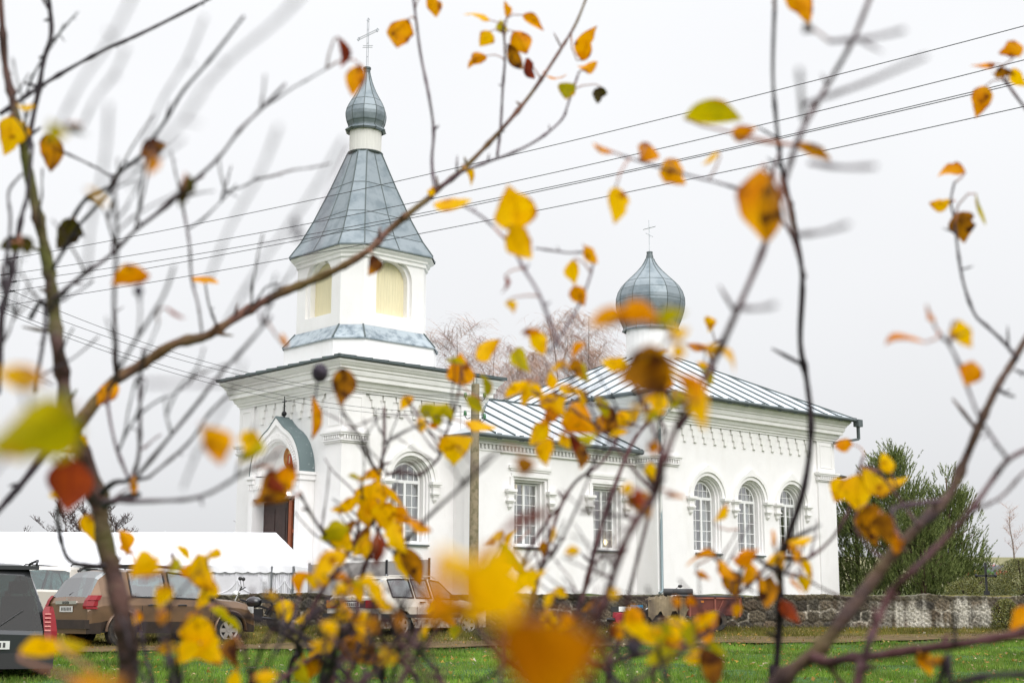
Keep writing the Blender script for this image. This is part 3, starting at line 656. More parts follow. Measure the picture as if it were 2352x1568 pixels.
pts = [(-.15, AX + .0 + .5 * (1 - cos(pi * k / 16)), 1.75 + .35 * sin(pi * k / 16)) for k in range(17)]; dr.tube(pts, .012, 5, 1)
d1 = dr.build('door', [DOORM, mat('worn_door_edge', (.16, .12, .1), .5)], church)
dr = MB(); dr.quad((-.06, AX - 1.19, -.3), (-.06, AX - .2, -.3), (-.06, AX - .2, 3.4), (-.06, AX - 1.19, 3.4)); dr.build('interior_shade_sheet', DARKIN, church)  # dark sheet put in place of the shade beyond the door leaf
dr = MB(); dr.box(-.43, -.36, AX - .86, AX - .70, -.3, 3.3); dr.box(-.40, -.37, AX - 1.1, AX - .86, 1.42, 1.5); dr.box(-.46, -.43, AX - .70, AX - .42, 1.40, 1.47); dr.box(-.40, -.37, AX - 1.1, AX - .86, 2.3, 2.4)
d2 = dr.build('door_post', DOORR, church)
dr = MB(); dr.sphere((-.46, AX - .38, 1.5), .075, 10); dr.build('handle', mat('pale_door_knob', (.6, .42, .33), .5), d2, 60)
dr = MB(); dr.sphere((-.58, AX - .85, 3.5), .05, 8); dr.build('porch_lamp', emit('porch_bulb', (1, .92, .8), 8), church)
for fm_, a_, z_ in ((Sm(1.1), mcs[1] + .34, 2.3), (Sm(2.0), ncs[2] + .32, 2.62), (Sm(1.1), mcs[0] - .45, 3.95)):
    lb = MB(); lb.sphere(fm_(a_, -.42, z_), .07, 8, sz=1.5); lb.build('lit_lamp', emit('warm_bulb', (1.0, .78, .42), 6), church)

# ------------------------------------------------------------------ tent
MT = mat('white_tent_fabric', (.80, .80, .83), .55, var=.06, vscale=2, bump=.35, bscale=3)
TF = mat('clear_tent_film', (.70, .69, .72), .25, var=.12, vscale=3)
TP = mat('grey_tent_pole', (.2, .21, .22), .45, .6)
xr = at(676, 1298, 40.2).x; ztent = at(676, 1298, 40.2).z; zri = at(612, 1222, 41.9).z
tent = empty('marquee_tent', (xr, 40.2, ztent), rad(-.4), 'long white party tent with scalloped valance left of the church door', 'tent')
Lt = 17.0; dep = 3.6; hz = zri - ztent; gb = G(xr, 40.2) - ztent - .05
mb = MB(); NX = 60
P = lambda x, y, z: (x, y, z)
for side in (0, 1):
    for i in range(NX):
        x0, x1 = -Lt + i * Lt / NX, -Lt + (i + 1) * Lt / NX
        xi0, xi1 = min(x0, -.85), min(x1, -.85)
        ys0 = 0 if side == 0 else dep
        sag = lambda x: .03 * abs(sin(x * pi / 2.9))
        mb.quad((x0, ys0, -sag(x0)), (x1, ys0, -sag(x1)), (xi1, dep / 2, hz), (xi0, dep / 2, hz))
mb.add([(0, 0, 0), (0, dep, 0), (-.85, dep / 2, hz)], [(0, 1, 2)])
for k in range(1, 8):
    x_ = -Lt + k * 2.05 + .6; mb.bar((x_, 0, .012), (min(x_, -.85), dep / 2, hz + .012), .035, .02)
mb.build('canopy', MT, tent)
mb = MB()
for i in range(240):
    x0, x1 = -Lt + i * Lt / 240, -Lt + (i + 1) * Lt / 240
    zf = lambda x: -.17 - .04 * abs(sin(x * pi / .32)); yo = lambda x: -.03 - .015 * sin(x * 9)
    mb.quad((x0, -.01, 0), (x1, -.01, 0), (x1, yo(x1), zf(x1)), (x0, yo(x0), zf(x0)))
for i in range(50):
    y0, y1 = dep * i / 50, dep * (i + 1) / 50
    mb.quad((.01, y0, 0), (.01, y1, 0), (.03, y1, -.17 - .04 * abs(sin(y1 * pi / .32))), (.03, y0, -.17 - .04 * abs(sin(y0 * pi / .32))))
mb.build('valance', MT, tent)
mb = MB()
def sheet(x0, x1, y, z0, z1, n=30):
    for i in range(n):
        for j in range(8):
            q = lambda a, b_: (x0 + (x1 - x0) * a / n, y + .03 * sin(a * .9) * sin(b_ * 1.4) + .02 * sin(a * 2.3 + b_), z0 + (z1 - z0) * b_ / 8)
            mb.quad(q(i, j), q(i + 1, j), q(i + 1, j + 1), q(i, j + 1))
for x0 in np.arange(-Lt, -.1, 2.05): sheet(x0, min(x0 + 2.05, 0), .05, gb, -.02)
for y0 in (0, 1.8):
    for i in range(16):
        mb.quad((-.02, y0 + .1125 * i, gb), (-.02, y0 + .1125 * (i + 1), gb), (-.02, y0 + .1125 * (i + 1), 0), (-.02, y0 + .1125 * i, 0))
mb.build('tent_wall', MT, tent, 60)
for x0 in np.arange(-Lt, -.1, 2.05):
    mb = MB(); wx = min(x0 + 2.05, 0) - .33
    mb.quad((x0 + .42, -.01, gb + .4), (wx, -.01, gb + .4), (wx, -.01, -.3), (x0 + .42, -.01, -.3))
    xm = (x0 + .42 + wx) / 2
    fo = mb
    for a0, a1 in (((xm, gb + .4), (xm, -.3)), ((x0 + .42, gb + .9), (wx, gb + .9))): fo.bar((a0[0], -.025, a0[1]), (a1[0], -.025, a1[1]), .025, .025, 1)
    for s in (-1, 1):
        pts = [(xm + s * (.62 - .62 * sin(k * pi / 16)), -.025, gb + .9 + .5 * (1 - cos(k * pi / 16))) for k in range(9)]; fo.tube(pts, .012, 5, 1)
    mb.build('tent_window', [TF, MT], tent)
for x0 in list(np.arange(-Lt, .1, 2.05)) + [0.0]:
    if x0 > -.5 and x0 != 0.0: continue
    mb = MB(); mb.tube([(x0 - .02, -.02, gb), (x0 - .02, -.02, -.02)], .028, 8); mb.box(x0 - .06, x0 + .02, -.06, .0, -.68, -.64); mb.build('tent_pole', TP, tent, 50)

# ------------------------------------------------------------------ grey metal screen
Ys = 38.6; xl, xr2 = at(709, 1365, Ys).x, at(985, 1365, Ys).x; zt0, zt1 = at(709, 1296, Ys).z, at(960, 1284, Ys).z; gz = G((xl + xr2) / 2, Ys) - .1
scr = empty('metal_screen', (xl, Ys, gz), 0, 'grey sheet metal screen standing behind the stone wall above the white estate car', 'screen')
GS = mat('dull_grey_sheet', (.36, .34, .33), .55, .2, var=.25, vscale=2, bump=.2, bscale=4); wd = xr2 - xl; xm = at(888, 1300, Ys).x - xl
for a0, a1, za, zb_ in ((0.03, xm - .01, zt0, zt0 + (zt1 - zt0) * .65), (xm + .01, wd - .03, zt0 + (zt1 - zt0) * .65, zt1)):
    mb = MB(); mb.add([(q_, y_, z_) for y_ in (0, .04) for q_, z_ in ((a0, .05), (a1, .05), (a1, zb_ - gz), (a0, za - gz))], [(0, 1, 2, 3), (7, 6, 5, 4), (0, 4, 5, 1), (1, 5, 6, 2), (2, 6, 7, 3), (3, 7, 4, 0)])
    for k in range(1, 5): x_ = a0 + (a1 - a0) * k / 5; mb.box(x_ - .012, x_ + .012, -.008, .0, .08, min(za, zb_) - gz - .05)
    mb.build('sheet_panel', GS, scr)
for x_ in (0, xm, wd):
    mb = MB(); mb.box(x_ - .03, x_ + .03, -.03, .05, 0, zt0 - gz + .04 + (zt1 - zt0) * x_ / wd); mb.build('post', IRON if x_ else GS, scr)
mb = MB(); mb.box(xm - .05, xm + .12, -.03, -.006, 1.15, 1.19); mb.box(xm - .02, xm + .02, -.035, -.008, 1.0, 1.4); mb.build('latch', SILVER, scr)

# ------------------------------------------------------------------ field stone wall
def stone_wall():
    Y0 = 37.4; x0, x1 = -8.4, 19.5; h0, h1 = -.56, .37; nx_, nz_ = 760, 34
    sc_ = []
    row = 0; z = h0 - .1
    while z < h1 + .3:
        hh = random.uniform(.17, .30); x = x0 - .3 + random.uniform(0, .3)
        while x < x1 + .3: 
            ww = random.uniform(.2, .52); sc_.append((x + ww / 2 + random.uniform(-.04, .04), z + random.uniform(-.04, .04), ww)); x += ww
        z += hh
    S = np.array(sc_); xs_ = np.linspace(x0, x1, nx_); top = h1 + .025 * np.sin(xs_ * 1.9) + .02 * np.sin(xs_ * 4.7 + 1) + rng.normal(0, .008, nx_)
    cols = np.array([(.13, .095, .06), (.10, .08, .055), (.16, .13, .085), (.07, .06, .045), (.12, .105, .075), (.19, .15, .10)])
    sc_col = cols[rng.integers(0, 6, len(S))] * rng.uniform(.4, 1.05, (len(S), 1)); pro = rng.uniform(.02, .075, len(S))
    Vt = np.zeros((nz_ + 6, nx_, 3)); Ct = np.ones((nz_ + 6, nx_, 4))
    st1 = np.convolve(rng.normal(0, 1, nx_ + 8), np.ones(3) / 3, 'same')[4:-4] * .9 + np.convolve(rng.normal(0, 1, nx_ + 40), np.ones(15) / 15, 'same')[20:-20] * 2.2
    for i, x in enumerate(xs_):
        zz = np.linspace(h0, top[i], nz_); near = np.where(np.abs(S[:, 0] - x) < .8)[0]; Q = S[near]
        d = np.hypot((Q[None, :, 0] - x) / (Q[None, :, 2] * .55 + .06), (Q[None, :, 1] - zz[:, None]) / .24)
        o = np.argsort(d, 1)[:, :2]; r_ = np.arange(nz_); d1, d2 = d[r_, o[:, 0]], d[r_, o[:, 1]]
        e_ = np.clip((d2 - d1) / .28, 0, 1); e_ = e_ * e_ * (3 - 2 * e_)
        Vt[:nz_, i, 0] = x; Vt[:nz_, i, 1] = Y0 - e_ * pro[near][o[:, 0]] * (1 - .6 * sm(7.5, 11.5, x)) - .012 * np.sin(x * 37 + zz * 51); Vt[:nz_, i, 2] = zz
        lime = sm(7.5, 11.5, x)
        wl = np.clip(lime * (.36 + .75 * st1[i] - np.clip((zz - .0) / .25, 0, 1) * .75 - .25 * np.sin(zz * 9 + x * 3)), 0, .9)
        patch = (np.sin(x * 1.7 + zz * 4) + np.sin(x * 3.9 - zz * 7 + 2) > .35) * (zz < .15)
        mor = np.where(patch[:, None], np.array([(.42, .38, .31)]), np.array([(.085, .07, .05)]))
        c = mor * (1 - e_[:, None]) + sc_col[near][o[:, 0]] * e_[:, None]
        c = c * (1 - wl[:, None]) + np.array([(.50, .47, .40)]) * wl[:, None]
        mossy = np.clip((zz - .2) / .15, 0, 1)[:, None]; c = c * (1 - .5 * mossy) + np.array([(.06, .055, .025)]) * .5 * mossy
        Ct[:nz_, i, :3] = c
        for k in range(6):
            Vt[nz_ + k, i] = (x, Y0 + .02 + k * .09, top[i] + .02 * math.sin(k * 1.3 + x * 6) - .005 * k); Ct[nz_ + k, i, :3] = (.12, .10, .07)
    Vv = Vt.reshape(-1, 3); R_ = nz_ + 6; ii = np.arange((R_ - 1) * nx_).reshape(R_ - 1, nx_)[:, :-1].ravel()
    me = fast_mesh('stone_wall', Vv, np.stack([ii, ii + 1, ii + nx_ + 1, ii + nx_], 1))
    at_ = me.color_attributes.new('stone_colour', 'FLOAT_COLOR', 'POINT'); at_.data.foreach_set('color', Ct.reshape(-1).astype(np.float32))
    me.polygons.foreach_set('use_smooth', [True] * len(me.polygons))
    M = bpy.data.materials.new('field_stone'); M.use_nodes = True; t = M.node_tree; b = t.nodes['Principled BSDF']; b.inputs['Roughness'].default_value = .9
    a = t.nodes.new('ShaderNodeAttribute'); a.attribute_name = 'stone_colour'; n = t.nodes.new('ShaderNodeTexNoise'); n.inputs['Scale'].default_value = 22; n.inputs['Detail'].default_value = 8
    r = t.nodes.new('ShaderNodeMapRange'); r.inputs[1].default_value = .3; r.inputs[2].default_value = .7; r.inputs[3].default_value = .25; r.inputs[4].default_value = 1.5; t.links.new(n.outputs[0], r.inputs[0])
    co = t.nodes.new('ShaderNodeTexCoord'); t.links.new(co.outputs['Object'], n.inputs['Vector'])
    x = t.nodes.new('ShaderNodeMix'); x.data_type = 'RGBA'; x.blend_type = 'MULTIPLY'; x.inputs[0].default_value = 1; t.links.new(a.outputs[0], x.inputs[6]); t.links.new(r.outputs[0], x.inputs[7]); t.links.new(x.outputs[2], b.inputs['Base Color'])
    bp = t.nodes.new('ShaderNodeBump'); bp.inputs['Strength'].default_value = .5; bp.inputs['Distance'].default_value = .02; t.links.new(n.outputs[0], bp.inputs['Height']); t.links.new(bp.outputs[0], b.inputs['Normal'])
    tag(link('stone_wall', me, M), 'low fieldstone and mortar churchyard wall, lime streaked at its right', 'wall')
stone_wall()
# ------------------------------------------------------------------ utility poles and wires
def pole(name, base, h, label, r0=.13, r1=.105):
    p = empty(name, base, 0, label, 'utility pole')
    mb = MB(); mb.tube([(0, 0, -.3), (.0, 0, h * .5), (.01, 0, h)], [r0, (r0 + r1) / 2, r1], 12); mb.build('pole_shaft', STONE_C, p, 50)
    mb = MB()
    for s in (-.045, .045): mb.tube([(s, 0, h - .05), (s, 0, h + .17)], .008, 5)
    mb.build('pole_rod', IRON, p)
    for (sx, z) in ((-1, h - .35), (1, h - .35), (-1, h - .82), (1, h - .9)):
        mb = MB(); mb.tube([(sx * .09, -.02, z - .05), (sx * .2, -.02, z - .09), (sx * .25, -.02, z - .03), (sx * .25, -.02, z + .03)], .012, 6); k = mb.build('insulator_hook', IRON, p, 60)
        mb = MB(); mb.lathe([(.0, z + .0), (.045, z), (.045, z + .04), (.03, z + .05), (.045, z + .06), (.03, z + .12), (0, z + .13)], 10, (sx * .25, -.02)); mb.build('insulator', mat('green_glass_insulator', (.03, .16, .05), .2, spec=.8), k, 40)
    return p
Yp = 36.6; pb = at(1087, 1440, Yp); pb.z = G(pb.x, Yp); ptop = at(1085, 882, Yp)
pole('utility_pole', pb, ptop.z - pb.z, 'lichen stained concrete utility pole before the middle of the church')
Yl = 26.0; lb_ = at(-130, 1500, Yl); lb_.z = G(lb_.x, Yl); lt = at(-60, 640, Yl)
pole('utility_pole', lb_, at(-130, 590, Yl).z - lb_.z, 'concrete utility pole standing left of the parked cars')
WIRE = mat('dark_power_wire', (.03, .035, .04), .6)
def wire(A, B, sag, label, grp, r=.0052, splice=None):
    A, B = Vector(A), Vector(B); pts = []; rs = []
    for i in range(61):
        t_ = i / 60; p = A.lerp(B, t_); p.z -= sag * 4 * t_ * (1 - t_); pts.append(p); rs.append(r)
    mb = MB(); mb.tube(pts, rs, 6)
    o = mb.build('power_wire', WIRE, None, 180); tag(o, label, 'wire', grp)
    if splice:
        m2 = MB(); a, b_ = splice; m2.tube([A.lerp(B, a) - Vector((0, 0, sag * 4 * a * (1 - a))), A.lerp(B, b_) - Vector((0, 0, sag * 4 * b_ * (1 - b_)))], r * 2.4, 6); m2.build('wire_splice', IRON, o, 180)
# five wires rising to the right, measured at three columns of the photograph
W5 = [((0, 598), (784, 446), (2352, 60)), ((0, 632), (784, 500), (2352, 138)), ((0, 651), (784, 526), (2352, 183)), ((0, 673), (784, 534), (2352, 189)), ((0, 703), (784, 572), (2352, 245))]
nm_ = ['topmost', 'second', 'third', 'fourth', 'lowest']
for i, (a, b_, c) in enumerate(W5):
    A = at(*a, 25.6); B = at(c[0], c[1], 15.2); A2 = A + (A - B) * .03; A2.z += .02; B2 = B + (B - A) * .25
    Mid = at(*b_, 25.6 + (15.2 - 25.6) * .42); tl_ = (Mid.x - A.x) / (B.x - A.x); chord = A.z + (B.z - A.z) * tl_
    Lx = lambda x: A.z + (B.z - A.z) * (x - A.x) / (B.x - A.x)
    Ymid = A.y + (B.y - A.y) * tl_; zz = ray(*b_).z * Ymid; sg = max(0, (chord - zz) / (4 * tl_ * (1 - tl_)))
    pts = []
    mb = MB()
    for k in range(-3, 86):
        t_ = k / 70; p = A.lerp(B, t_); p.z -= sg * 4 * t_ * (1 - t_); pts.append(p)
    mb.tube(pts, .0052, 6); o = mb.build('power_wire', WIRE, None, 180)
    tag(o, nm_[i] + ' of the five long wires rising rightwards across the sky', 'wire', 'long overhead wires')
    if i in (0, 1, 2, 3):
        q = MB(); a0 = (.022, .004, .018, .012)[i]; q.tube([pts[3].lerp(pts[4], 0) + (pts[8] - pts[3]) * a0 * 8, pts[3] + (pts[8] - pts[3]) * (a0 * 8 + .22)], .017, 6); q.build('wire_splice', IRON, o, 180)
W4 = [((25, 657), (439, 814), (-1, -.35)), ((18, 677), (439, 825), (1, -.35)), ((25, 708), (439, 851), (-1, -.82)), ((20, 713), (439, 860), (1, -.9))]
hp = ptop.z
for i, (a, b_, (sx, dz)) in enumerate(W4):
    A = at(*a, 26.0); B = Vector((pb.x + sx * .25, Yp, hp + dz + .1)); A0 = A + (A - B) * .03
    Mid = at(*b_, 26 + 10.6 * .37); t_ = (Mid.x - A.x) / (B.x - A.x); Ym = A.y + (B.y - A.y) * t_; z_ = ray(*b_).z * Ym
    sg = max(0.05, (A.z + (B.z - A.z) * t_ - z_) / (4 * t_ * (1 - t_)))
    wire(A0, B, sg, ('upper pair ' if i < 2 else 'lower pair ') + ('front' if i % 2 else 'back') + ' wire running down to the lichen stained pole', 'wires to the pole')
mb = MB(); mb.tube([Vector((pb.x, Yp, hp - 1.5)), at(1020, 1010, 41)], .006, 5); tag(mb.build('guy_wire', WIRE, None, 180), 'thin guy wire slanting from the pole towards the church', 'wire')

# ------------------------------------------------------------------ vehicles
TYRE = mat('tyre_rubber', (.018, .018, .018), .85, col2=(.07, .055, .04), vscale=6)
RIM = mat('dusty_rim', (.34, .31, .28), .5, .5, var=.3, vscale=8)
CHROME = mat('dull_chrome', (.6, .6, .58), .2, .9); BLACKP = mat('black_plastic', (.022, .022, .023), .6)
REDL = mat('red_tail_lamp', (.22, .004, .008), .35, coat=0.0, spec=.3); AMBER = mat('amber_lamp', (.55, .18, .02), .2); WHL = mat('white_lamp_lens', (.6, .6, .6), .15)
CGL = glass('car_window', (.30, .45, .44), .30); SEATM = mat('dark_seat_cloth', (.035, .035, .04), .9); PLATE = mat('number_plate', (.62, .62, .60), .4); PTXT = mat('plate_letters', (.05, .05, .05), .6)
def paint(name, c, dirt): return mat(name, c, .33, .35 if max(c) < .4 else .0, col2=dirt, vscale=1.3, coat=.4, c2lo=.42, c2hi=.75, stretch=(1, 1, 1.6))
def wheel(root, x, y, r, side, w_=.2, spokes=6, turn=0):
    mb = MB(); mb.lathe([(r * .62, -w_ / 2), (r * .9, -w_ / 2), (r, -w_ / 2 + .03), (r, w_ / 2 - .03), (r * .9, w_ / 2), (r * .62, w_ / 2), (r * .6, 0)], 28, (0, 0), axis='y')
    t_ = mb.build('wheel', TYRE, root, 40); t_.location = (x, y, r); t_.rotation_euler = (0, 0, turn)
    mb = MB(); s = side * (w_ / 2 - .02)
    mb.lathe([(0, s + side * .01), (r * .13, s + side * .012), (r * .18, s - side * .01), (r * .2, s - side * .02)], 16, (0, 0), axis='y')
    mb.lathe([(r * .5, s), (r * .62, s + side * .02), (r * .64, s - side * .05)], 28, (0, 0), axis='y')
    for k in range(spokes):
        a = 2 * pi * k / spokes; mb.bar((r * .12 * cos(a), s - side * .01, r * .12 * sin(a)), (r * .56 * cos(a), s - side * .005, r * .56 * sin(a)), .03, .085)
    mb.build('rim', RIM, t_)
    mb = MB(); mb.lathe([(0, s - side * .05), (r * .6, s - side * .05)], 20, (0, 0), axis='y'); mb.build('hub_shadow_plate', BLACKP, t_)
def car(root, L_, W_, st, zsill, wheels, wr, body, lowbody, glz, roofz, gm=None):
    """st: stations (x, z_shoulder, z_belt, z_roof, half_belt, half_roof, half_low).  x runs rear to front"""
    hw = W_ / 2; B_ = MB(); GG = {}; rows = []
    for (x, zsh, zb_, zr, hb, hr, hl) in st:
        zl = zsill
        for wx in wheels:
            if abs(x - wx) < wr * 1.13: zl = max(zl, wr + math.sqrt(max(0, (wr * 1.13) ** 2 - (x - wx) ** 2)))
        zm = max(zl + .015, zsill + (zsh - zsill) * .42)
        rows.append([(x, hl * .97, zl), (x, hl, zm), (x, hl, max(zm + .01, zsh)), (x, hb, max(zm + .02, zb_)), (x, hr, zr - (.05 if zr > zb_ + .1 else .0)), (x, hr * .8, zr - .012 if zr > zb_ + .1 else zr), (x, 0, zr + (.01 if zr > zb_ + .1 else .02))])
    n = len(rows)
    for i in range(n - 1):
        for j in range(6):
            for s in (1, -1):
                q = [rows[i][j], rows[i + 1][j], rows[i + 1][j + 1], rows[i][j + 1]]
                q = [(p[0], p[1] * s, p[2]) for p in q]
                if s < 0: q.reverse()
                key = (i, 'side' if j == 3 else 'top' if j >= 4 else '')
                if key in glz:
                    g_ = i
                    while (g_ - 1, key[1]) in glz: g_ -= 1
                    GG.setdefault((g_, key[1], s if key[1] == 'side' else 0), MB()).quad(*q)
                else: B_.quad(*q, mi=1 if j == 0 else 0)
    SS = {}
    for i in range(n - 1):
        if (i, 'side') in glz:
            g_ = i
            while (g_ - 1, 'side') in glz: g_ -= 1
            for s in (1, -1):
                Sl = SS.setdefault((g_, s), MB()); q = [Vector((p[0], (p[1] + .006) * s, p[2])) for p in (rows[i][3], rows[i + 1][3], rows[i + 1][4], rows[i][4])]
                Sl.bar(q[0], q[1], .022, .03); Sl.bar(q[3], q[2], .02, .03)
                if (i - 1, 'side') not in glz: Sl.bar(q[0], q[3], .03, .02)
                if (i + 1, 'side') not in glz: Sl.bar(q[1], q[2], .03, .02)
    for Sl in SS.values(): Sl.build('window_seal', BLACKP, root)
    for e_ in (0, n - 1):
        A = rows[e_]; pts = [(p[0], -p[1], p[2]) for p in A] + [(p[0], p[1], p[2]) for p in reversed(A[:-1])]; B_.poly(pts)
    bo = B_.build('body', [body, lowbody], root, 32)
    for (g_, kd_, s_), mb_ in GG.items(): mb_.build('side_window' if kd_ == 'side' else ('rear_window' if g_ < n // 2 else 'windscreen'), gm or CGL, root, 32)
    i_ = MB(); i_.box(st[0][0] + .25, st[-1][0] - .25, -hw + .1, hw - .1, zsill + .02, zsill + .12); i_.build('floor_pan', BLACKP, root)
    for wx in wheels:
        a_ = MB(); a_.box(wx - wr * 1.1, wx + wr * 1.1, -hw + .12, hw - .12, zsill + .05, wr * 2.05); a_.build('wheel_well', BLACKP, root)
    return bo
def seats(root, xs_, z, hw=.42):
    for x in xs_:
        for s in (-1, 1):
            mb = MB(); mb.box(x, x + .16, s * hw - .22, s * hw + .22, z - .35, z + .32); mb.box(x + .01, x + .12, s * hw - .12, s * hw + .12, z + .36, z + .55); mb.box(x + .16, x + .6, s * hw - .24, s * hw + .24, z - .4, z - .26)
            mb.build('seat', SEATM, root)
def plate(root, x, z, y=0, label=None, h=.12, txt='1873 BP-4'):
    mb = MB(); mb.box(x - .012, x + .0, y - .26, y + .26, z - h / 2, z + h / 2); p = mb.build('number_plate', PLATE, root)
    mb = MB()
    for k in range(7): mb.box(x - .0145, x - .0125, y - .2 + k * .06, y - .2 + k * .06 + .035, z - .035, z + .035)
    mb.build('plate_marks', PTXT, p)
def lettering(root, txt, loc, rot, size, m_, name='lettering', ext=.002):
    cu = bpy.data.curves.new(name, 'FONT'); cu.body = txt; cu.size = size; cu.extrude = ext; cu.align_x = 'CENTER'
    o = bpy.data.objects.new(name, cu); COL.objects.link(o); o.data.materials.append(m_); me = bpy.data.meshes.new_from_object(o); bpy.data.objects.remove(o); o = bpy.data.objects.new(name, me); COL.objects.link(o); o.parent = root; o.location = loc; o.rotation_euler = rot; return o

# brown SUV
phi = rad(46.5); Yr = 29.7; rc = at(205, 1400, Yr)
cx0 = rc.x - .90 * sin(phi); cy0 = rc.y + .90 * cos(phi)      # rear centre
gz_ = G(cx0 + 1.6, cy0 + 1.6) - .04
suv = empty('parked_car', (cx0, cy0, gz_ - .05), phi, 'dusty brown five door off-road car with black roof rails parked by the tent', 'car')
BRN = paint('dusty_brown_paint', (.17, .095, .048), (.085, .05, .03)); BRN2 = mat('muddy_lower_brown', (.035, .022, .015), .7, var=.4, vscale=4)
st = [(.00, .74, .90, .92, .80, .72, .84), (.08, .80, 1.00, 1.04, .82, .74, .88), (.30, .86, 1.05, 1.45, .84, .66, .90), (.50, .88, 1.06, 1.585, .85, .63, .91),
      (.55, .88, 1.06, 1.60, .85, .63, .91), (.69, .88, 1.06, 1.61, .855, .63, .91), (.83, .88, 1.06, 1.62, .855, .63, .91), (1.0, .88, 1.055, 1.625, .855, .63, .91), (1.14, .88, 1.05, 1.63, .86, .63, .91), (1.28, .88, 1.05, 1.63, .86, .63, .91), (1.86, .87, 1.04, 1.635, .86, .63, .91), (1.97, .87, 1.035, 1.635, .86, .63, .91),
      (2.55, .86, 1.02, 1.58, .86, .62, .91), (2.72, .86, 1.015, 1.50, .86, .62, .91), (3.05, .86, 1.0, 1.20, .85, .66, .91), (3.18, .86, .99, 1.07, .85, .70, .91), (3.22, .86, .99, 1.03, .85, .72, .91), (3.36, .85, .98, 1.02, .85, .70, .91), (3.50, .84, .97, 1.01, .84, .70, .91), (3.64, .83, .965, 1.0, .84, .70, .91), (3.78, .82, .95, .98, .83, .70, .905), (3.98, .78, .91, .93, .82, .70, .88), (4.20, .66, .78, .80, .74, .62, .82), (4.30, .52, .60, .62, .66, .58, .72)]
glz = {(2, 'top'), (1, 'top'), (7, 'side'), (8, 'side'), (9, 'side'), (11, 'side'), (12, 'side'), (13, 'side'), (13, 'top'), (14, 'top'), (5, 'side')}
car(suv, 4.3, 1.82, st, .30, (.82, 3.5), .345, BRN, BRN2, glz, 1.63)
for wx in (.82, 3.5):
    for s in (-1, 1): wheel(suv, wx, s * .80, .345, s, turn=rad(-14) if wx > 3 else 0)
    for s in (-1, 1):
        mb = MB(); pts = [(wx + .41 * cos(pi * k / 14), s * .915, .345 + .41 * sin(pi * k / 14)) for k in range(15)]
        mb.tube(pts, .035, 6); mb.build('arch_trim', BRN, suv, 60)
seats(suv, (1.1, 2.0), .98)
for s in (-1, 1):
    mb = MB(); mb.tube([(.55, s * .60, 1.60), (.75, s * .61, 1.70), (1.4, s * .61, 1.72), (2.3, s * .60, 1.68), (2.5, s * .59, 1.6)], .028, 8); mb.build('roof_rail', BLACKP, suv, 60)
    mb = MB()
    lp = [(.80, -.01), (.86, -.025), (.98, .02), (1.08, .10)]
    for (z0_, x0_), (z1_, x1_) in zip(lp[:-1], lp[1:]):
        mb.quad((x0_ - .02, s * .70, z0_), (x0_ - .02, s * .83, z0_), (x1_ - .02, s * .81, z1_), (x1_ - .02, s * .70, z1_)); mb.quad((x0_ - .02, s * .83, z0_), (x0_ + .10, s * .915, z0_), (x1_ + .10, s * .895, z1_), (x1_ - .02, s * .81, z1_)); mb.quad((x0_ + .10, s * .915, z0_), (x0_ + .2, s * .922, z0_), (x1_ + .18, s * .90, z1_), (x1_ + .10, s * .895, z1_))
    mb.build('tail_lamp', REDL, suv)
    mb = MB(); mb.box(2.80, 2.95, s * .96 - .1, s * .96 + .1, 1.0, 1.14); mb.build('wing_mirror', BLACKP, suv)
    mb = MB(); mb.box(4.0, 4.16, s * .78 - .07, s * .78 + .05, .72, .86); mb.build('headlamp', WHL, suv)
    for dx in (1.38, 2.12):
        mb = MB(); mb.tube([(dx, s * .915, .88), (dx + .04, s * .94, .89), (dx + .17, s * .94, .89), (dx + .21, s * .915, .88)], .017, 6); mb.build('door_handle', BLACKP, suv, 60)
    for dx, x1 in ((1.24, 1.24), (1.92, 1.90), (2.95, 3.0)):
        mb = MB(); mb.bar((dx, s * .913, .36), (x1, s * .913, .87), .012, .006); mb.build('door_seam', BLACKP, suv)
mb = MB(); mb.box(-.035, .0, -.42, .42, .90, .965); cs = mb.build('tailgate_strip', CHROME, suv)
lettering(cs, 'DUSTER', (-.038, 0, .905), (pi / 2, 0, -pi / 2), .075, BLACKP)
plate(suv, -.008, .80)
mb = MB(); mb.box(-.06, .12, -.86, .86, .40, .58); mb.build('rear_bumper', BRN2, suv)
mb = MB(); mb.tube([(.1, .1, 1.09), (.27, -.4, 1.33)], .012, 6); mb.build('rear_wiper', BLACKP, suv)
mb = MB(); mb.add([(-.012, 0, 1.04), (-.012, .035, 1.0), (-.012, 0, .975), (-.012, -.035, 1.0)], [(0, 1, 2, 3)]); mb.build('badge', CHROME, suv)
mb = MB(); mb.box(.0, .75, -.2, .2, 1.66, 1.665) if False else None
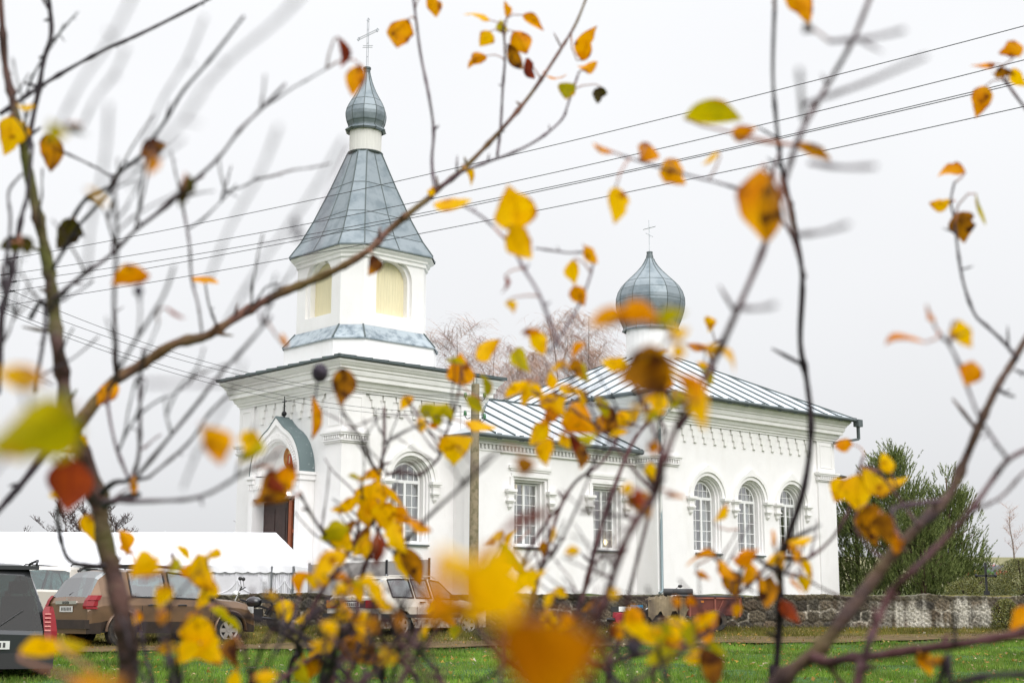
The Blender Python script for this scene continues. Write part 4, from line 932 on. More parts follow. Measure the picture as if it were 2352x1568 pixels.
# white estate car
phi = rad(53); Yr = 33.0; rc = at(869, 1440, Yr); cx0 = rc.x - .83 * sin(phi); cy0 = rc.y + .83 * cos(phi)
est = empty('parked_car', (cx0, cy0, G(cx0 + 1.3, cy0 + 1.5) - .1), phi, 'old white estate car with rusty sills parked before the stone wall', 'car')
WHP = mat('dull_white_paint', (.52, .485, .43), .4, coat=.3, col2=(.40, .34, .27), vscale=1.4, c2lo=.5, c2hi=.75); WHP2 = mat('rusty_sill', (.45, .40, .33), .7, col2=(.16, .07, .02), vscale=6, c2lo=.45, c2hi=.6)
st = [(.0, .66, .90, .92, .72, .60, .80), (.06, .70, .94, .97, .73, .6, .83), (.36, .73, .95, 1.33, .74, .56, .83), (.46, .73, .95, 1.375, .74, .56, .83), (.56, .73, .95, 1.40, .745, .56, .83), (.72, .73, .95, 1.41, .745, .56, .83), (.86, .73, .95, 1.415, .75, .56, .83), (1.0, .73, .95, 1.42, .75, .56, .83), (1.12, .73, .94, 1.42, .75, .56, .83),
      (1.30, .73, .94, 1.42, .75, .56, .83), (1.38, .73, .94, 1.42, .75, .56, .83), (1.95, .72, .93, 1.42, .75, .56, .83), (2.05, .72, .93, 1.415, .75, .56, .83), (2.42, .72, .92, 1.38, .75, .55, .83), (2.75, .72, .91, 1.16, .75, .58, .83), (2.98, .72, .90, .96, .75, .62, .83), (3.02, .72, .90, .93, .75, .64, .83), (3.12, .71, .88, .91, .75, .64, .83), (3.28, .70, .86, .89, .74, .64, .83), (3.42, .69, .85, .875, .74, .64, .83), (3.56, .68, .83, .855, .74, .64, .83), (3.74, .66, .80, .82, .73, .64, .82), (4.0, .58, .72, .74, .70, .6, .80), (4.12, .45, .56, .58, .66, .55, .75)]
glz = {(1, 'top'), (2, 'top'), (4, 'side'), (5, 'side'), (6, 'side'), (7, 'side'), (8, 'side'), (10, 'side'), (12, 'side'), (13, 'side'), (14, 'side'), (13, 'top'), (14, 'top')}
car(est, 4.12, 1.66, st, .24, (.86, 3.33), .30, WHP, WHP2, glz, 1.42)
for wx in (.86, 3.33):
    for s in (-1, 1): wheel(est, wx, s * .735, .30, s, .17, 5, rad(-25) if wx > 3 else 0)
seats(est, (1.2, 2.0), .86, .36)
mb = MB(); mb.box(-.012, .0, -.76, .76, .70, .87); o = mb.build('rear_panel', mat('dark_red_brown_panel', (.04, .015, .017), .4), est)
for s in (-1, 1):
    for y0, y1, m_, nm2 in ((.44, .68, REDL, 'tail_lamp'), (.69, .80, AMBER, 'indicator_lamp')):
        mb = MB(); a0, a1 = sorted((s * y0, s * y1)); mb.box(-.022, .03, a0, a1, .695, .875); mb.build(nm2, m_, est)
    mb = MB(); mb.box(.02, .2, s * .825 - .006, s * .825 + .01, .70, .87); mb.build('indicator_lamp', AMBER, est)
    mb = MB(); mb.box(2.58, 2.7, s * .88 - .09, s * .88 + .08, .90, 1.02); mb.build('wing_mirror', BLACKP, est)
    mb = MB(); mb.box(.1, 2.95, s * .832 - .01, s * .832 + .012, .48, .56); mb.build('rub_strip', BLACKP, est)
    for dx in (1.45, 2.1): mb = MB(); mb.box(dx, dx + .18, s * .832 - .012, s * .832 + .018, .82, .85); mb.build('door_handle', BLACKP, est)
    for dx in (1.34, 2.0, 2.86): mb = MB(); mb.bar((dx, s * .833, .3), (dx, s * .833, .74), .01, .006); mb.build('door_seam', BLACKP, est)
    mb = MB(); mb.tube([(.6, s * .52, 1.40), (.7, s * .52, 1.45), (2.2, s * .52, 1.46), (2.35, s * .52, 1.40)], .013, 6); mb.build('roof_rail', WHP, est, 60)
    mb = MB(); mb.box(3.95, 4.06, s * .62 - .14, s * .62 + .14, .56, .68); mb.build('headlamp', WHL, est)
mb = MB(); mb.box(-.13, .1, -.81, .81, .40, .58); mb.box(.1, .45, -.835, -.80, .40, .57); mb.box(.1, .45, .80, .835, .40, .57); mb.build('rear_bumper', BLACKP, est)
mb = MB(); mb.box(4.0, 4.2, -.8, .8, .34, .52); mb.build('front_bumper', BLACKP, est)
plate(est, -.02, .78)
mb = MB(); mb.lathe([(.0, 0), (.05, 0)], 16, (0, 0)); o = mb.build('badge', CHROME, est); o.location = (-.005, 0, .915); o.rotation_euler = (0, -pi / 2, 0)
mb = MB(); mb.tube([(.08, .05, .99), (.28, -.35, 1.2)], .01, 6); mb.build('rear_wiper', BLACKP, est)
# dark grey people carrier at the left edge
phi = rad(112); Yr = 21.6; rc = at(129, 1440, Yr); cx0 = rc.x - .90 * sin(phi); cy0 = rc.y + .90 * cos(phi)
van = empty('parked_car', (cx0, cy0, G(cx0, cy0 + 2) - .14), phi, 'dark grey people carrier with tall red tail lamp cut off by the left edge', 'car')
GRY = paint('dark_grey_paint', (.022, .025, .028), (.03, .029, .028)); GRY2 = mat('dark_grey_lower', (.018, .018, .019), .6)
st = [(.0, .60, .72, .74, .79, .72, .88), (.04, .64, .76, .80, .80, .72, .90), (.20, .80, 1.00, 1.62, .755, .52, .905), (.30, .85, 1.04, 1.74, .755, .49, .905), (.45, .86, 1.05, 1.78, .755, .48, .91), (.7, .86, 1.06, 1.80, .755, .48, .91), (.9, .86, 1.06, 1.81, .755, .48, .91), (1.1, .86, 1.06, 1.82, .755, .48, .91), (1.3, .86, 1.05, 1.82, .755, .48, .91), (1.9, .86, 1.04, 1.82, .755, .48, .91), (2.0, .86, 1.04, 1.81, .755, .48, .91), (2.7, .86, 1.02, 1.72, .755, .48, .91), (3.35, .86, 1.0, 1.16, .84, .68, .91), (3.42, .86, .99, 1.08, .84, .68, .91), (3.55, .85, .97, 1.02, .83, .68, .91), (3.75, .82, .93, .97, .82, .68, .9), (4.1, .68, .76, .8, .74, .6, .84), (4.2, .5, .58, .6, .68, .55, .76)]
glz = {(1, 'top'), (5, 'side'), (6, 'side'), (7, 'side'), (8, 'side'), (10, 'side'), (11, 'side'), (11, 'top')}
car(van, 4.2, 1.82, st, .26, (.80, 3.5), .31, GRY, GRY2, glz, 1.82, glass('tinted_van_glass', (.13, .20, .19), .035))
for wx in (.80, 3.5):
    for s in (-1, 1): wheel(van, wx, s * .80, .31, s)
seats(van, (1.2, 2.1), 1.0); mb = MB(); mb.box(.15, .8, -.7, .7, .72, .76); mb.build('parcel_shelf', SEATM, van)
for s in (-1, 1):
    prof = [(.50, -.05, .86, .93), (.62, -.045, .845, .925), (.80, -.01, .83, .92), (.95, .06, .815, .90), (1.08, .12, .80, .875), (1.16, .15, .80, .85)]
    mb = MB()
    for (z0_, x0_, a0_, b0_), (z1_, x1_, a1_, b1_) in zip(prof[:-1], prof[1:]):
        i0_, i1_ = a0_ - .10, a1_ - .10 + (.03 if z1_ > 1.1 else 0)
        mb.quad((x0_ - .02, s * i0_, z0_), (x0_ - .02, s * a0_, z0_), (x1_ - .02, s * a1_, z1_), (x1_ - .02, s * i1_, z1_)); mb.quad((x0_ - .02, s * a0_, z0_), (x0_ + .06, s * b0_, z0_), (x1_ + .06, s * b1_, z1_), (x1_ - .02, s * a1_, z1_)); mb.quad((x0_ + .06, s * b0_, z0_), (x0_ + .2, s * (b0_ + .005), z0_), (x1_ + .2, s * (b1_ + .005), z1_), (x1_ + .06, s * b1_, z1_))
    tl_ = mb.build('tail_lamp', REDL, van)
    for k in range(5):
        z_ = .80 + k * .06; x_ = -.055 + max(0, z_ - .8) * .42; m2 = MB(); m2.box(x_, x_ + .02, min(s * .735, s * .82), max(s * .735, s * .82), z_, z_ + .018); m2.build('lamp_band', mat('pale_red_lens', (.75, .30, .28), .2), tl_)
    mb = MB(); mb.tube([(.5, s * .6, 1.78), (.6, s * .62, 1.85), (2.4, s * .62, 1.85), (2.5, s * .6, 1.75)], .02, 6); mb.build('roof_rail', BLACKP, van, 60)
mb = MB(); mb.box(-.07, .14, -.88, .88, .26, .48); mb.build('rear_bumper', GRY2, van)
mb = MB(); mb.box(.2, .34, -.62, .62, 1.70, 1.76); mb.build('spoiler', GRY, van)
mb = MB(); mb.tube([(.03, .0, .80), (.1, -.42, 1.1)], .014, 6); mb.build('rear_wiper', BLACKP, van); plate(van, -.02, .60, 0)
# white car between them
phi = rad(84); p_ = at(96, 1400, 34.6)
wc_ = empty('parked_car', (p_.x - .1, 34.6, G(p_.x, 35) - .12), phi, 'white van-backed car half hidden behind the brown off-road car', 'car')
st = [(.0, .86, 1.05, 1.07, .78, .72, .86), (.08, .88, 1.08, 1.12, .78, .72, .86), (.2, .9, 1.1, 1.6, .80, .66, .87), (.3, .9, 1.1, 1.66, .80, .65, .87), (.8, .9, 1.1, 1.70, .80, .65, .87), (1.2, .9, 1.1, 1.71, .80, .65, .87), (1.9, .9, 1.08, 1.71, .8, .65, .87), (2.0, .9, 1.08, 1.7, .8, .65, .87), (2.6, .88, 1.05, 1.64, .8, .65, .87), (3.2, .86, 1.0, 1.1, .8, .68, .87), (3.6, .8, .92, .95, .8, .68, .87), (3.95, .6, .7, .72, .74, .6, .8)]
car(wc_, 3.95, 1.74, st, .26, (.75, 3.2), .3, WHP, WHP, {(1, 'top'), (4, 'side'), (5, 'side'), (7, 'side'), (8, 'side'), (8, 'top')}, 1.7)
for wx in (.75, 3.2):
    for s in (-1, 1): wheel(wc_, wx, s * .76, .3, s)
for s in (-1, 1): mb = MB(); mb.box(-.02, .05, min(s * .68, s * .84), max(s * .68, s * .84), .8, 1.1); mb.build('tail_lamp', REDL, wc_); mb = MB(); mb.tube([(.4, s * .6, 1.7), (.5, s * .6, 1.75), (2.4, s * .6, 1.75), (2.5, s * .6, 1.66)], .018, 6); mb.build('roof_rail', BLACKP, wc_, 60)
# motorcycle
p_ = at(640, 1440, 35.3)
mo = empty('motorcycle', (p_.x, 35.3, G(p_.x, 35.3)), rad(184), 'dark motorcycle with tall mirrors parked behind the brown car bonnet', 'motorcycle')
DKM = mat('dark_greasy_metal', (.03, .03, .033), .4, .7)
for x in (0, 1.22):
    mb = MB(); mb.lathe([(.225, -.05), (.29, -.05), (.305, 0), (.29, .05), (.225, .05)], 26, (0, 0), axis='y'); wq = mb.build('wheel', TYRE, mo, 50); wq.location = (x, 0, .305)
    mb = MB(); mb.lathe([(.0, -.04), (.06, -.05), (.06, .05), (0, .04)], 12, (0, 0), axis='y')
    for k in range(14): a = 2 * pi * k / 14; mb.bar((.05 * cos(a), 0, .05 * sin(a)), (.225 * cos(a), 0, .225 * sin(a)), .006)
    mb.build('rim', CHROME, wq)
    mb = MB(); mb.tube([(.34 * cos(rad(20 + k * 14)), 0, .34 * sin(rad(20 + k * 14))) for k in range(11)], .05, 6); mb.build('mudguard', BLACKP, wq, 60)
mb = MB(); mb.sphere((.62, 0, .72), .2, 12, sz=.7); mb.build('fuel_tank', mat('black_tank_paint', (.02, .02, .024), .2, coat=.6), mo, 60).scale = (1.0, .7, 1.0)
mb = MB(); mb.box(-.12, .42, -.14, .14, .70, .79); mb.box(-.2, .1, -.13, .13, .79, .84); mb.build('saddle', BLACKP, mo)
mb = MB(); mb.box(.4, .76, -.14, .14, .26, .56); mb.tube([(.5, -.16, .35), (.1, -.2, .28), (-.3, -.2, .33)], .035, 8); mb.tube([(0, .1, .305), (.45, .1, .36)], .03, 6); mb.build('engine', DKM, mo)
mb = MB(); mb.tube([(1.22, -.09, .305), (.98, -.09, .95)], .022, 8); mb.tube([(1.22, .09, .305), (.98, .09, .95)], .022, 8); mb.build('front_fork', CHROME, mo, 60)
mb = MB(); mb.tube([(.88, -.36, 1.08), (.93, -.2, 1.04), (.97, 0, 1.0), (.93, .2, 1.04), (.88, .36, 1.08)], .016, 8); hb = mb.build('handlebar', BLACKP, mo, 60)
for s in (-1, 1):
    mb = MB(); mb.tube([(.9, s * .28, 1.06), (.93, s * .33, 1.24)], .007, 6); mb.sphere((.93, s * .34, 1.28), .05, 10); mb.build('mirror', BLACKP, hb, 60)
mb = MB(); mb.sphere((1.06, 0, .9), .1, 12); mb.build('headlamp', CHROME, mo, 60)
mb = MB(); mb.bar((-.35, -.13, .83), (.0, -.13, .83), .018); mb.bar((-.35, .13, .83), (0, .13, .83), .018); mb.bar((-.35, -.13, .83), (-.35, .13, .83), .018); mb.bar((-.3, 0, .66), (-.3, 0, .83), .018); mb.build('luggage_rack', BLACKP, mo)
mb = MB(); mb.bar((.1, 0, .5), (.95, 0, .78), .05); mb.bar((0, .1, .305), (.2, .1, .7), .03); mb.bar((0, -.1, .305), (.2, -.1, .7), .03); mb.build('frame', DKM, mo)
# walking tractor with cart
p_ = at(1402, 1440, 36.1)
tr = empty('walking_tractor', (p_.x, 36.1, G(p_.x, 36.1)), 0, 'walk-behind tractor with red and blue engine and long handlebars by the wall', 'tractor')
REDP = mat('red_engine_paint', (.30, .015, .03), .35, coat=.3); BLUP = mat('blue_engine_cowl', (.02, .22, .42), .4)
mb = MB(); mb.box(.06, .34, -.2, .16, .20, .46); mb.lathe([(0, -.23), (.13, -.23), (.15, -.2), (0, -.2)], 18, (.24, 0), axis='y', cz=.30); mb.build('engine', REDP, tr)
mb = MB(); mb.box(.02, .2, -.19, .15, .47, .60); mb.build('air_filter', BLACKP, tr)
mb = MB(); mb.box(.2, .50, -.2, .14, .48, .60); mb.build('fuel_tank', PVC, tr)
mb = MB(); mb.box(.51, .8, -.18, .12, .42, .64); mb.tube([(.55, -.2, .5), (.76, -.2, .5)], .05, 8); mb.build('cowl', BLUP, tr)
mb = MB(); mb.box(-.04, .12, -.16, .12, .16, .3); mb.tube([(-.1, -.18, .28), (.1, -.2, .28)], .045, 8); mb.build('exhaust', DKM, tr)
for s in (-1, 1):
    mb = MB(); mb.lathe([(.18, -.06), (.26, -.07), (.29, 0), (.26, .07), (.18, .06), (.0, .05)], 22, (0, 0), axis='y')
    for k in range(16): a = 2 * pi * k / 16; mb.bar((.27 * cos(a), -.07, .27 * sin(a)), (.3 * cos(a + .1), .07, .3 * sin(a + .1)), .03)
    o = mb.build('wheel', TYRE, tr, 40); o.location = (.66, s * .34, .29)
mb = MB(); mb.box(.4, .9, -.12, .12, .2, .42); mb.build('gearbox', DKM, tr)
hb2 = MB()
for s in (-1, 1): hb2.tube([(.85, s * .08, .5), (1.2, s * .18, .72), (1.5, s * .3, .86), (1.62, s * .32, .87)], .016, 8)
hb2 = hb2.build('handlebar', CHROME, tr, 60)
mb = MB()
for s in (-1, 1): mb.tube([(1.55, s * .31, .865), (1.7, s * .32, .83)], .022, 8)
mb.build('grip', BLACKP, hb2, 60)
mb = MB(); mb.tube([(1.5, -.3, .86), (1.55, -.3, 1.0), (1.68, -.3, 1.08)], .008, 6); mb.sphere((1.72, -.3, 1.1), .06, 10, sz=.7); mb.build('mirror', BLACKP, hb2, 60)
ct = empty('cart', (p_.x + 1.15, 36.1, G(p_.x + 1.5, 36.1)), 0, 'red two wheeled cart with cloth covered seat hitched behind the walking tractor', 'cart')
RST = mat('rust_red_cart_panel', (.17, .035, .02), .6, var=.35, vscale=3)
mb = MB(); mb.box(.72, 2.05, -.5, -.46, .40, .82); mb.box(.72, 2.05, .46, .5, .40, .82); mb.box(.70, .74, -.46, .46, .40, .82); mb.box(2.03, 2.07, -.46, .46, .4, .82); mb.box(.74, 2.03, -.46, .46, .38, .42); mb.build('box', RST, ct)
mb = MB()
for x in (.78, 1.4, 2.0): mb.box(x - .02, x + .02, -.53, -.505, .36, .84)
mb.box(.72, 2.05, -.53, -.505, .79, .83); mb.bar((1.45, -.52, .45), (1.6, -.52, .76), .05, .02); mb.build('box_rim', mat('pale_red_frame', (.30, .09, .06), .6, var=.3), ct)
mb = MB(); mb.tube([(.45, -.5, .86), (2.1, -.5, .83)], .035, 8); mb.build('rail', BLACKP, ct, 60)
mb = MB(); mb.tube([(.18, -.1, .95), (.9, -.1, .94)], .1, 12); mb.build('backrest_roll', BLACKP, ct, 60)
mb = MB(); mb.bar((-.4, 0, .36), (.75, 0, .42), .06); mb.bar((.5, -.5, .2), (.5, -.5, .85), .035); mb.build('drawbar', DKM, ct)
nn = 22; cl = MB()
gp = [[(-.25 + 1.0 * i / nn, -.52 + .9 * j / nn, .83 + .05 * sin(i * .9) * cos(j * .8) + .03 * sin(i * 2.1 + j) - (.42 * max(0, (3 - j) / 3) if j < 3 else 0) * (1 + .3 * sin(i * .8)) - .1 * abs(i / nn - .5)) for j in range(nn + 1)] for i in range(nn + 1)]
for i in range(nn):
    for j in range(nn): cl.quad(gp[i][j], gp[i + 1][j], gp[i + 1][j + 1], gp[i][j + 1])
cl.build('seat_cloth', mat('khaki_tarp', (.22, .17, .10), .85, var=.3, vscale=5, bump=.4, bscale=12), ct, 180)
mb = MB(); mb.box(-.2, .7, -.4, .4, .34, .76); mb.build('seat_box', DKM, ct)
for s in (-1, 1):
    mb = MB(); mb.lathe([(.14, -.06), (.24, -.07), (.26, 0), (.24, .07), (.14, .06), (0, .05)], 22, (0, 0), axis='y'); o = mb.build('wheel', TYRE, ct, 40); o.location = (1.4, s * .62, .26)
mb = MB(); mb.box(1.05, 1.12, -.52, -.51, .70, .75); mb.build('reflector', AMBER, ct)

# ------------------------------------------------------------------ trees beyond
BARK = mat('birch_bark', (.30, .25, .22), .9, var=.5, vscale=6); TWIG = mat('bare_birch_twigs', (.44, .33, .31), .9, col2=(.50, .30, .18), vscale=.6)
def twig_tree(name, base, h, label, seed, spread=.28, droop=.6, n_l=16, n_tw=34, group='bare trees behind the church', m_=None, tr=.09, cat='tree', tl=1.5):
    R_ = random.Random(seed); t_ = empty(name, base, 0, label, cat, group)
    mb = MB(); pts = []; x = y = 0
    for i in range(9): pts.append((x, y, h * .92 * i / 8)); x += R_.uniform(-.02, .02) * h; y += R_.uniform(-.02, .02) * h
    mb.tube(pts, [tr * (1 - .9 * i / 8) + .006 for i in range(9)], 8); mb.build('trunk', BARK, t_, 180)
    V_, F_ = [], []
    def tw(ps, r0, r1):
        n = len(ps)
        for i, p in enumerate(ps):
            r = r0 + (r1 - r0) * i / (n - 1); b_ = len(V_)
            for k in range(3): a = 2.09 * k; V_.append((p[0] + r * cos(a), p[1] + r * sin(a), p[2] + r * .3 * sin(a + 1)))
            if i:
                for k in range(3): F_.append((b_ - 3 + k, b_ - 3 + (k + 1) % 3, b_ + (k + 1) % 3, b_ + k))
    for l_ in range(n_l):
        f_ = .22 + .76 * l_ / n_l; k = f_ * 8; i0 = min(7, int(k)); q = Vector(pts[i0]).lerp(Vector(pts[i0 + 1]), k - i0)
        a = R_.uniform(0, 2 * pi); ln = h * spread * (1.15 - f_ * .8) * R_.uniform(.7, 1.25); lp = [q]
        d = Vector((cos(a), sin(a), 1.25))
        for s_ in range(5): d = d + Vector((0, 0, -.10)); lp.append(lp[-1] + d.normalized() * ln / 5)
        tw([tuple(p) for p in lp], tr * .32 * (1.1 - f_), .008)
        for s_ in range(n_tw):
            u_ = R_.uniform(.2, 1) * 5; i1 = min(4, int(u_)); q2 = lp[i1].lerp(lp[i1 + 1], u_ - i1); a2 = R_.uniform(0, 2 * pi)
            d2 = Vector((cos(a2) * .8, sin(a2) * .8, R_.uniform(.1, 1.3))).normalized(); tps = [q2]; L2 = R_.uniform(.4, 1) * h * .085 * tl
            for s2 in range(5): d2 = (d2 + Vector((R_.uniform(-.12, .12), R_.uniform(-.12, .12), -droop * .42))).normalized(); tps.append(tps[-1] + d2 * L2 / 5)
            tw([tuple(p) for p in tps], .014, .006)
            for s3 in range(2):
                q3 = tps[R_.randint(1, 4)]; a3 = R_.uniform(0, 6.28); d3 = Vector((cos(a3), sin(a3), .4 - droop)).normalized(); tw([tuple(q3), tuple(q3 + d3 * L2 * .25), tuple(q3 + d3 * L2 * .45 + Vector((0, 0, -droop * L2 * .12)))], .012, .005)
    link('crown', fast_mesh('crown', np.array(V_), np.array(F_)), m_ or TWIG, t_)
    return t_
def gb_(x, Y): p = at(x, 1300, Y); return (p.x, Y, G(p.x, Y))
for (x, Y, topy, lab, sd, sp, dr) in ((1040, 88, 705, 'bare birch right behind the bell tower', 1, .26, .5), (1115, 95, 735, 'small pale birch between the bell tower and taller birches', 2, .3, .8), (1190, 90, 760, 'short drooping birch left of the tallest birch', 3, .34, 1.0), (1285, 92, 690, 'tallest drooping birch behind the nave roof', 4, .30, 1.0), (1330, 90, 672, 'slender birch with upright top beside the tallest birch', 5, .2, .7), (1382, 96, 752, 'low birch just left of the onion domed drum', 6, .28, .9), (1230, 97, 800, 'low rounded birch behind the ridge of the middle roof', 8, .4, .9)):
    b_ = gb_(x, Y); h_ = at(x, topy, Y).z - b_[2]; twig_tree('birch_tree', b_, h_, lab, sd, sp, dr, n_l=20, n_tw=58)
DKT = mat('dark_bush_twigs', (.05, .025, .022), .9)
for (x, Y, topy, lab, sd, sp) in ((150, 62, 1168, 'dark twiggy bush showing above the tent ridge at left', 11, .6), (200, 64, 1160, 'denser dark bush above the tent beside the thick branch', 12, .6), (262, 66, 1180, 'low sparse bush above the tent right of the thick branch', 13, .5)):
    b_ = gb_(x, Y); h_ = at(x, topy, Y).z - b_[2]; twig_tree('bare_bush', b_, h_, lab, sd, sp, -.1, n_l=26, n_tw=26, group='bushes behind the tent', m_=DKT, tr=.05, cat='bush', tl=1.0)
b_ = gb_(524, 58); twig_tree('young_tree', b_, at(524, 1150, 58).z - b_[2], 'thin bare sapling standing between the tent and church porch', 15, .3, -.1, n_l=9, n_tw=5, group=None, m_=DKT, tr=.05)
b_ = gb_(2332, 120); twig_tree('birch_tree', b_, at(2332, 1150, 120).z - b_[2], 'distant slender birch on the field at the right edge', 16, .26, .2, n_l=16, n_tw=14, group=None)
# pines
NEED = bpy.data.materials.new('pine_needles'); NEED.use_nodes = True; t = NEED.node_tree; b = t.nodes['Principled BSDF']; b.inputs['Roughness'].default_value = .6; b.inputs['Specular IOR Level'].default_value = .2
ge = t.nodes.new('ShaderNodeNewGeometry'); rp = t.nodes.new('ShaderNodeValToRGB'); t.links.new(ge.outputs['Random Per Island'], rp.inputs[0])
e = rp.color_ramp.elements; e[0].color = (.07, .105, .03, 1); e[1].color = (.235, .27, .085, 1); t.links.new(rp.outputs[0], b.inputs['Base Color'])
def pine(base, h, rad_, label, seed, n=1500):
    R_ = np.random.default_rng(seed); t_ = empty('pine_tree', base, 0, label, 'tree', 'pines beside the church')
    mb = MB(); mb.tube([(0, 0, -.2), (.05, .03, h * .5), (0, 0, h * .95)], [.14, .09, .02], 8)
    for k in range(26):
        z = h * R_.uniform(.12, .9); a = R_.uniform(0, 6.28); r = rad_ * (1 - (z / h) ** 1.6) * .85 + .1; mb.tube([(0, 0, z), (r * .5 * cos(a), r * .5 * sin(a), z + .15 * r), (r * cos(a), r * sin(a), z + .5 * r)], [.035, .025, .01], 5)
    mb.build('trunk', mat('pine_bark', (.10, .06, .04), .9), t_, 180)
    Vs = []; ncl = 64; cl_ = []
    for k in range(ncl):
        zf = 1.0 if k == 0 else R_.uniform(.02, .95) ** .95; a = k * 2.4 + R_.uniform(-.4, .4); env = rad_ * (1 - zf ** 2.0) ** .7 * R_.uniform(.72, 1.12)
        cl_.append((np.array([env * .8 * cos(a), env * .8 * sin(a), h * zf * .93 + .1]), .30 + .42 * (1 - zf) * rad_ / 2.2, a))
        if k % 2: cl_.append((np.array([env * .4 * cos(a + 1), env * .4 * sin(a + 1), h * zf * .9]), .5, a))
    for k in range(n):
        c0, sd0, a = cl_[k % len(cl_)]; o_ = c0 + R_.normal(0, 1, 3) * np.array([sd0, sd0, sd0 * .8]) * .62
        if o_[2] < .05: o_[2] = R_.uniform(.05, .5)
        rr_ = math.hypot(o_[0], o_[1]) + .01; d = np.array([o_[0] / rr_ * .45, o_[1] / rr_ * .45, .95]) + R_.normal(0, .16, 3); d /= np.linalg.norm(d); Ls = R_.uniform(.25, .5)
        m_ = 22; t2 = R_.uniform(.05, 1, m_); c_ = o_ + np.outer(t2 * Ls, d); rd = R_.normal(0, 1, (m_, 3)); rd /= np.linalg.norm(rd, axis=1)[:, None]; nd = rd * .55 + d * .9; nl = R_.uniform(.07, .13, m_)[:, None]
        sd_ = np.cross(nd, R_.normal(0, 1, (m_, 3))); sd_ /= np.linalg.norm(sd_, axis=1)[:, None] + 1e-9
        Vs.append(np.stack([c_ - sd_ * .014, c_ + sd_ * .014, c_ + nd * nl], 1).reshape(-1, 3))
    VV = np.concatenate(Vs); link('crown', fast_mesh('crown', VV, np.arange(len(VV)).reshape(-1, 3)), NEED, t_); return t_
for (x, Y, topy, r_, lab, sd, n_) in ((2045, 58.5, 1026, 2.3, 'tall dark green pine right against the church wall', 21, 3500), (2172, 57.5, 1082, 1.45, 'shorter green pine at the outer right side', 22, 2300), (1962, 61, 1150, 1.9, 'low pine partly hidden by the church corner', 23, 1900), (2112, 56, 1165, 1.35, 'low bushy pine between the two taller pines', 24, 1900)):
    p_ = at(x, topy, Y); g_ = G(p_.x, Y) - .1; pine((p_.x, Y, g_), p_.z - g_, r_, lab, sd, n_)
# shrubs, far right
LEAFY = bpy.data.materials.new('yellow_green_shrub'); LEAFY.use_nodes = True; t = LEAFY.node_tree; b = t.nodes['Principled BSDF']; ge = t.nodes.new('ShaderNodeNewGeometry'); rp = t.nodes.new('ShaderNodeValToRGB')
t.links.new(ge.outputs['Random Per Island'], rp.inputs[0]); e = rp.color_ramp.elements; e[0].color = (.06, .085, .02, 1); e[1].color = (.22, .20, .045, 1); t.links.new(rp.outputs[0], b.inputs['Base Color'])
def shrub(base, h, r_, label, seed, n=2600, grp=None):
    R_ = np.random.default_rng(seed); s_ = empty('shrub', base, 0, label, 'shrub', grp)
    mb = MB()
    for k in range(14): a = R_.uniform(0, 6.28); mb.tube([(0, 0, -.1), (r_ * .5 * cos(a), r_ * .5 * sin(a), h * .6), (r_ * .8 * cos(a), r_ * .8 * sin(a), h * .95)], [.02, .012, .005], 4)
    mb.build('stem', DKT, s_)
    a = R_.uniform(0, 6.28, n); z = R_.uniform(.05, 1, n); rr = r_ * np.sqrt(R_.uniform(.1, 1, n)) * np.sqrt(np.clip(1.05 - z ** 2.2, .02, 1)) * (1 + .2 * np.sin(3 * a + z * 6))
    c_ = np.stack([rr * np.cos(a), rr * np.sin(a), z * h], 1); d = R_.normal(0, 1, (n, 3)) + np.array([0, 0, .5]); d /= np.linalg.norm(d, axis=1)[:, None]; sd_ = np.cross(d, R_.normal(0, 1, (n, 3))); sd_ /= np.linalg.norm(sd_, axis=1)[:, None]
    VV = np.stack([c_ - sd_ * .014, c_ + d * .035, c_ + sd_ * .014, c_ + d * .08], 1)[:, [0, 1, 3, 2]].reshape(-1, 3); link('foliage', fast_mesh('foliage', VV, np.arange(len(VV)).reshape(-1, 4)), LEAFY, s_)
for (x, Y, topy, boty, r_, lab, sd, n_) in ((2345, 52, 1280, 1365, 1.05, 'yellowing round shrub behind the wall at the right edge', 31, 11000), (2262, 54, 1318, 1368, 1.2, 'low dark yellow shrub beside the iron cross', 32, 6500), (2310, 36.6, 1372, 1432, .42, 'small yellow green shrub growing against the wall front', 33, 4000), (2215, 52, 1330, 1368, .8, 'low shrub at the foot of the shorter pine', 34, 4000)):
    p_ = at(x, topy, Y); g_ = at(x, boty, Y).z if Y > 40 else G(p_.x, Y); shrub((p_.x, Y, g_ - .05), p_.z - g_, r_, lab, sd, n_)
# iron cross on the churchyard edge
p_ = at(2267, 1366, 41.0); ht = at(2267, 1292, 41.0).z - p_.z
ic_ = empty('iron_cross', (p_.x, 41.0, p_.z - .45), 0, 'black wrought iron grave cross standing behind the right end of the wall', 'cross'); z0 = .45
mb = MB(); mb.bar((0, 0, 0), (0, 0, z0 + ht), .07, .05); mb.bar((0, 0, z0), (0, 0, z0 + .12), .16, .12); mb.build('cross_post', IRON, ic_)
mb = MB(); mb.bar((-.24, 0, z0 + ht * .6), (.24, 0, z0 + ht * .6), .07, .05)
for s in (-1, 1): mb.sphere((s * .27, 0, z0 + ht * .6), .055, 8)
mb.build('cross_arm', IRON, ic_, 50)
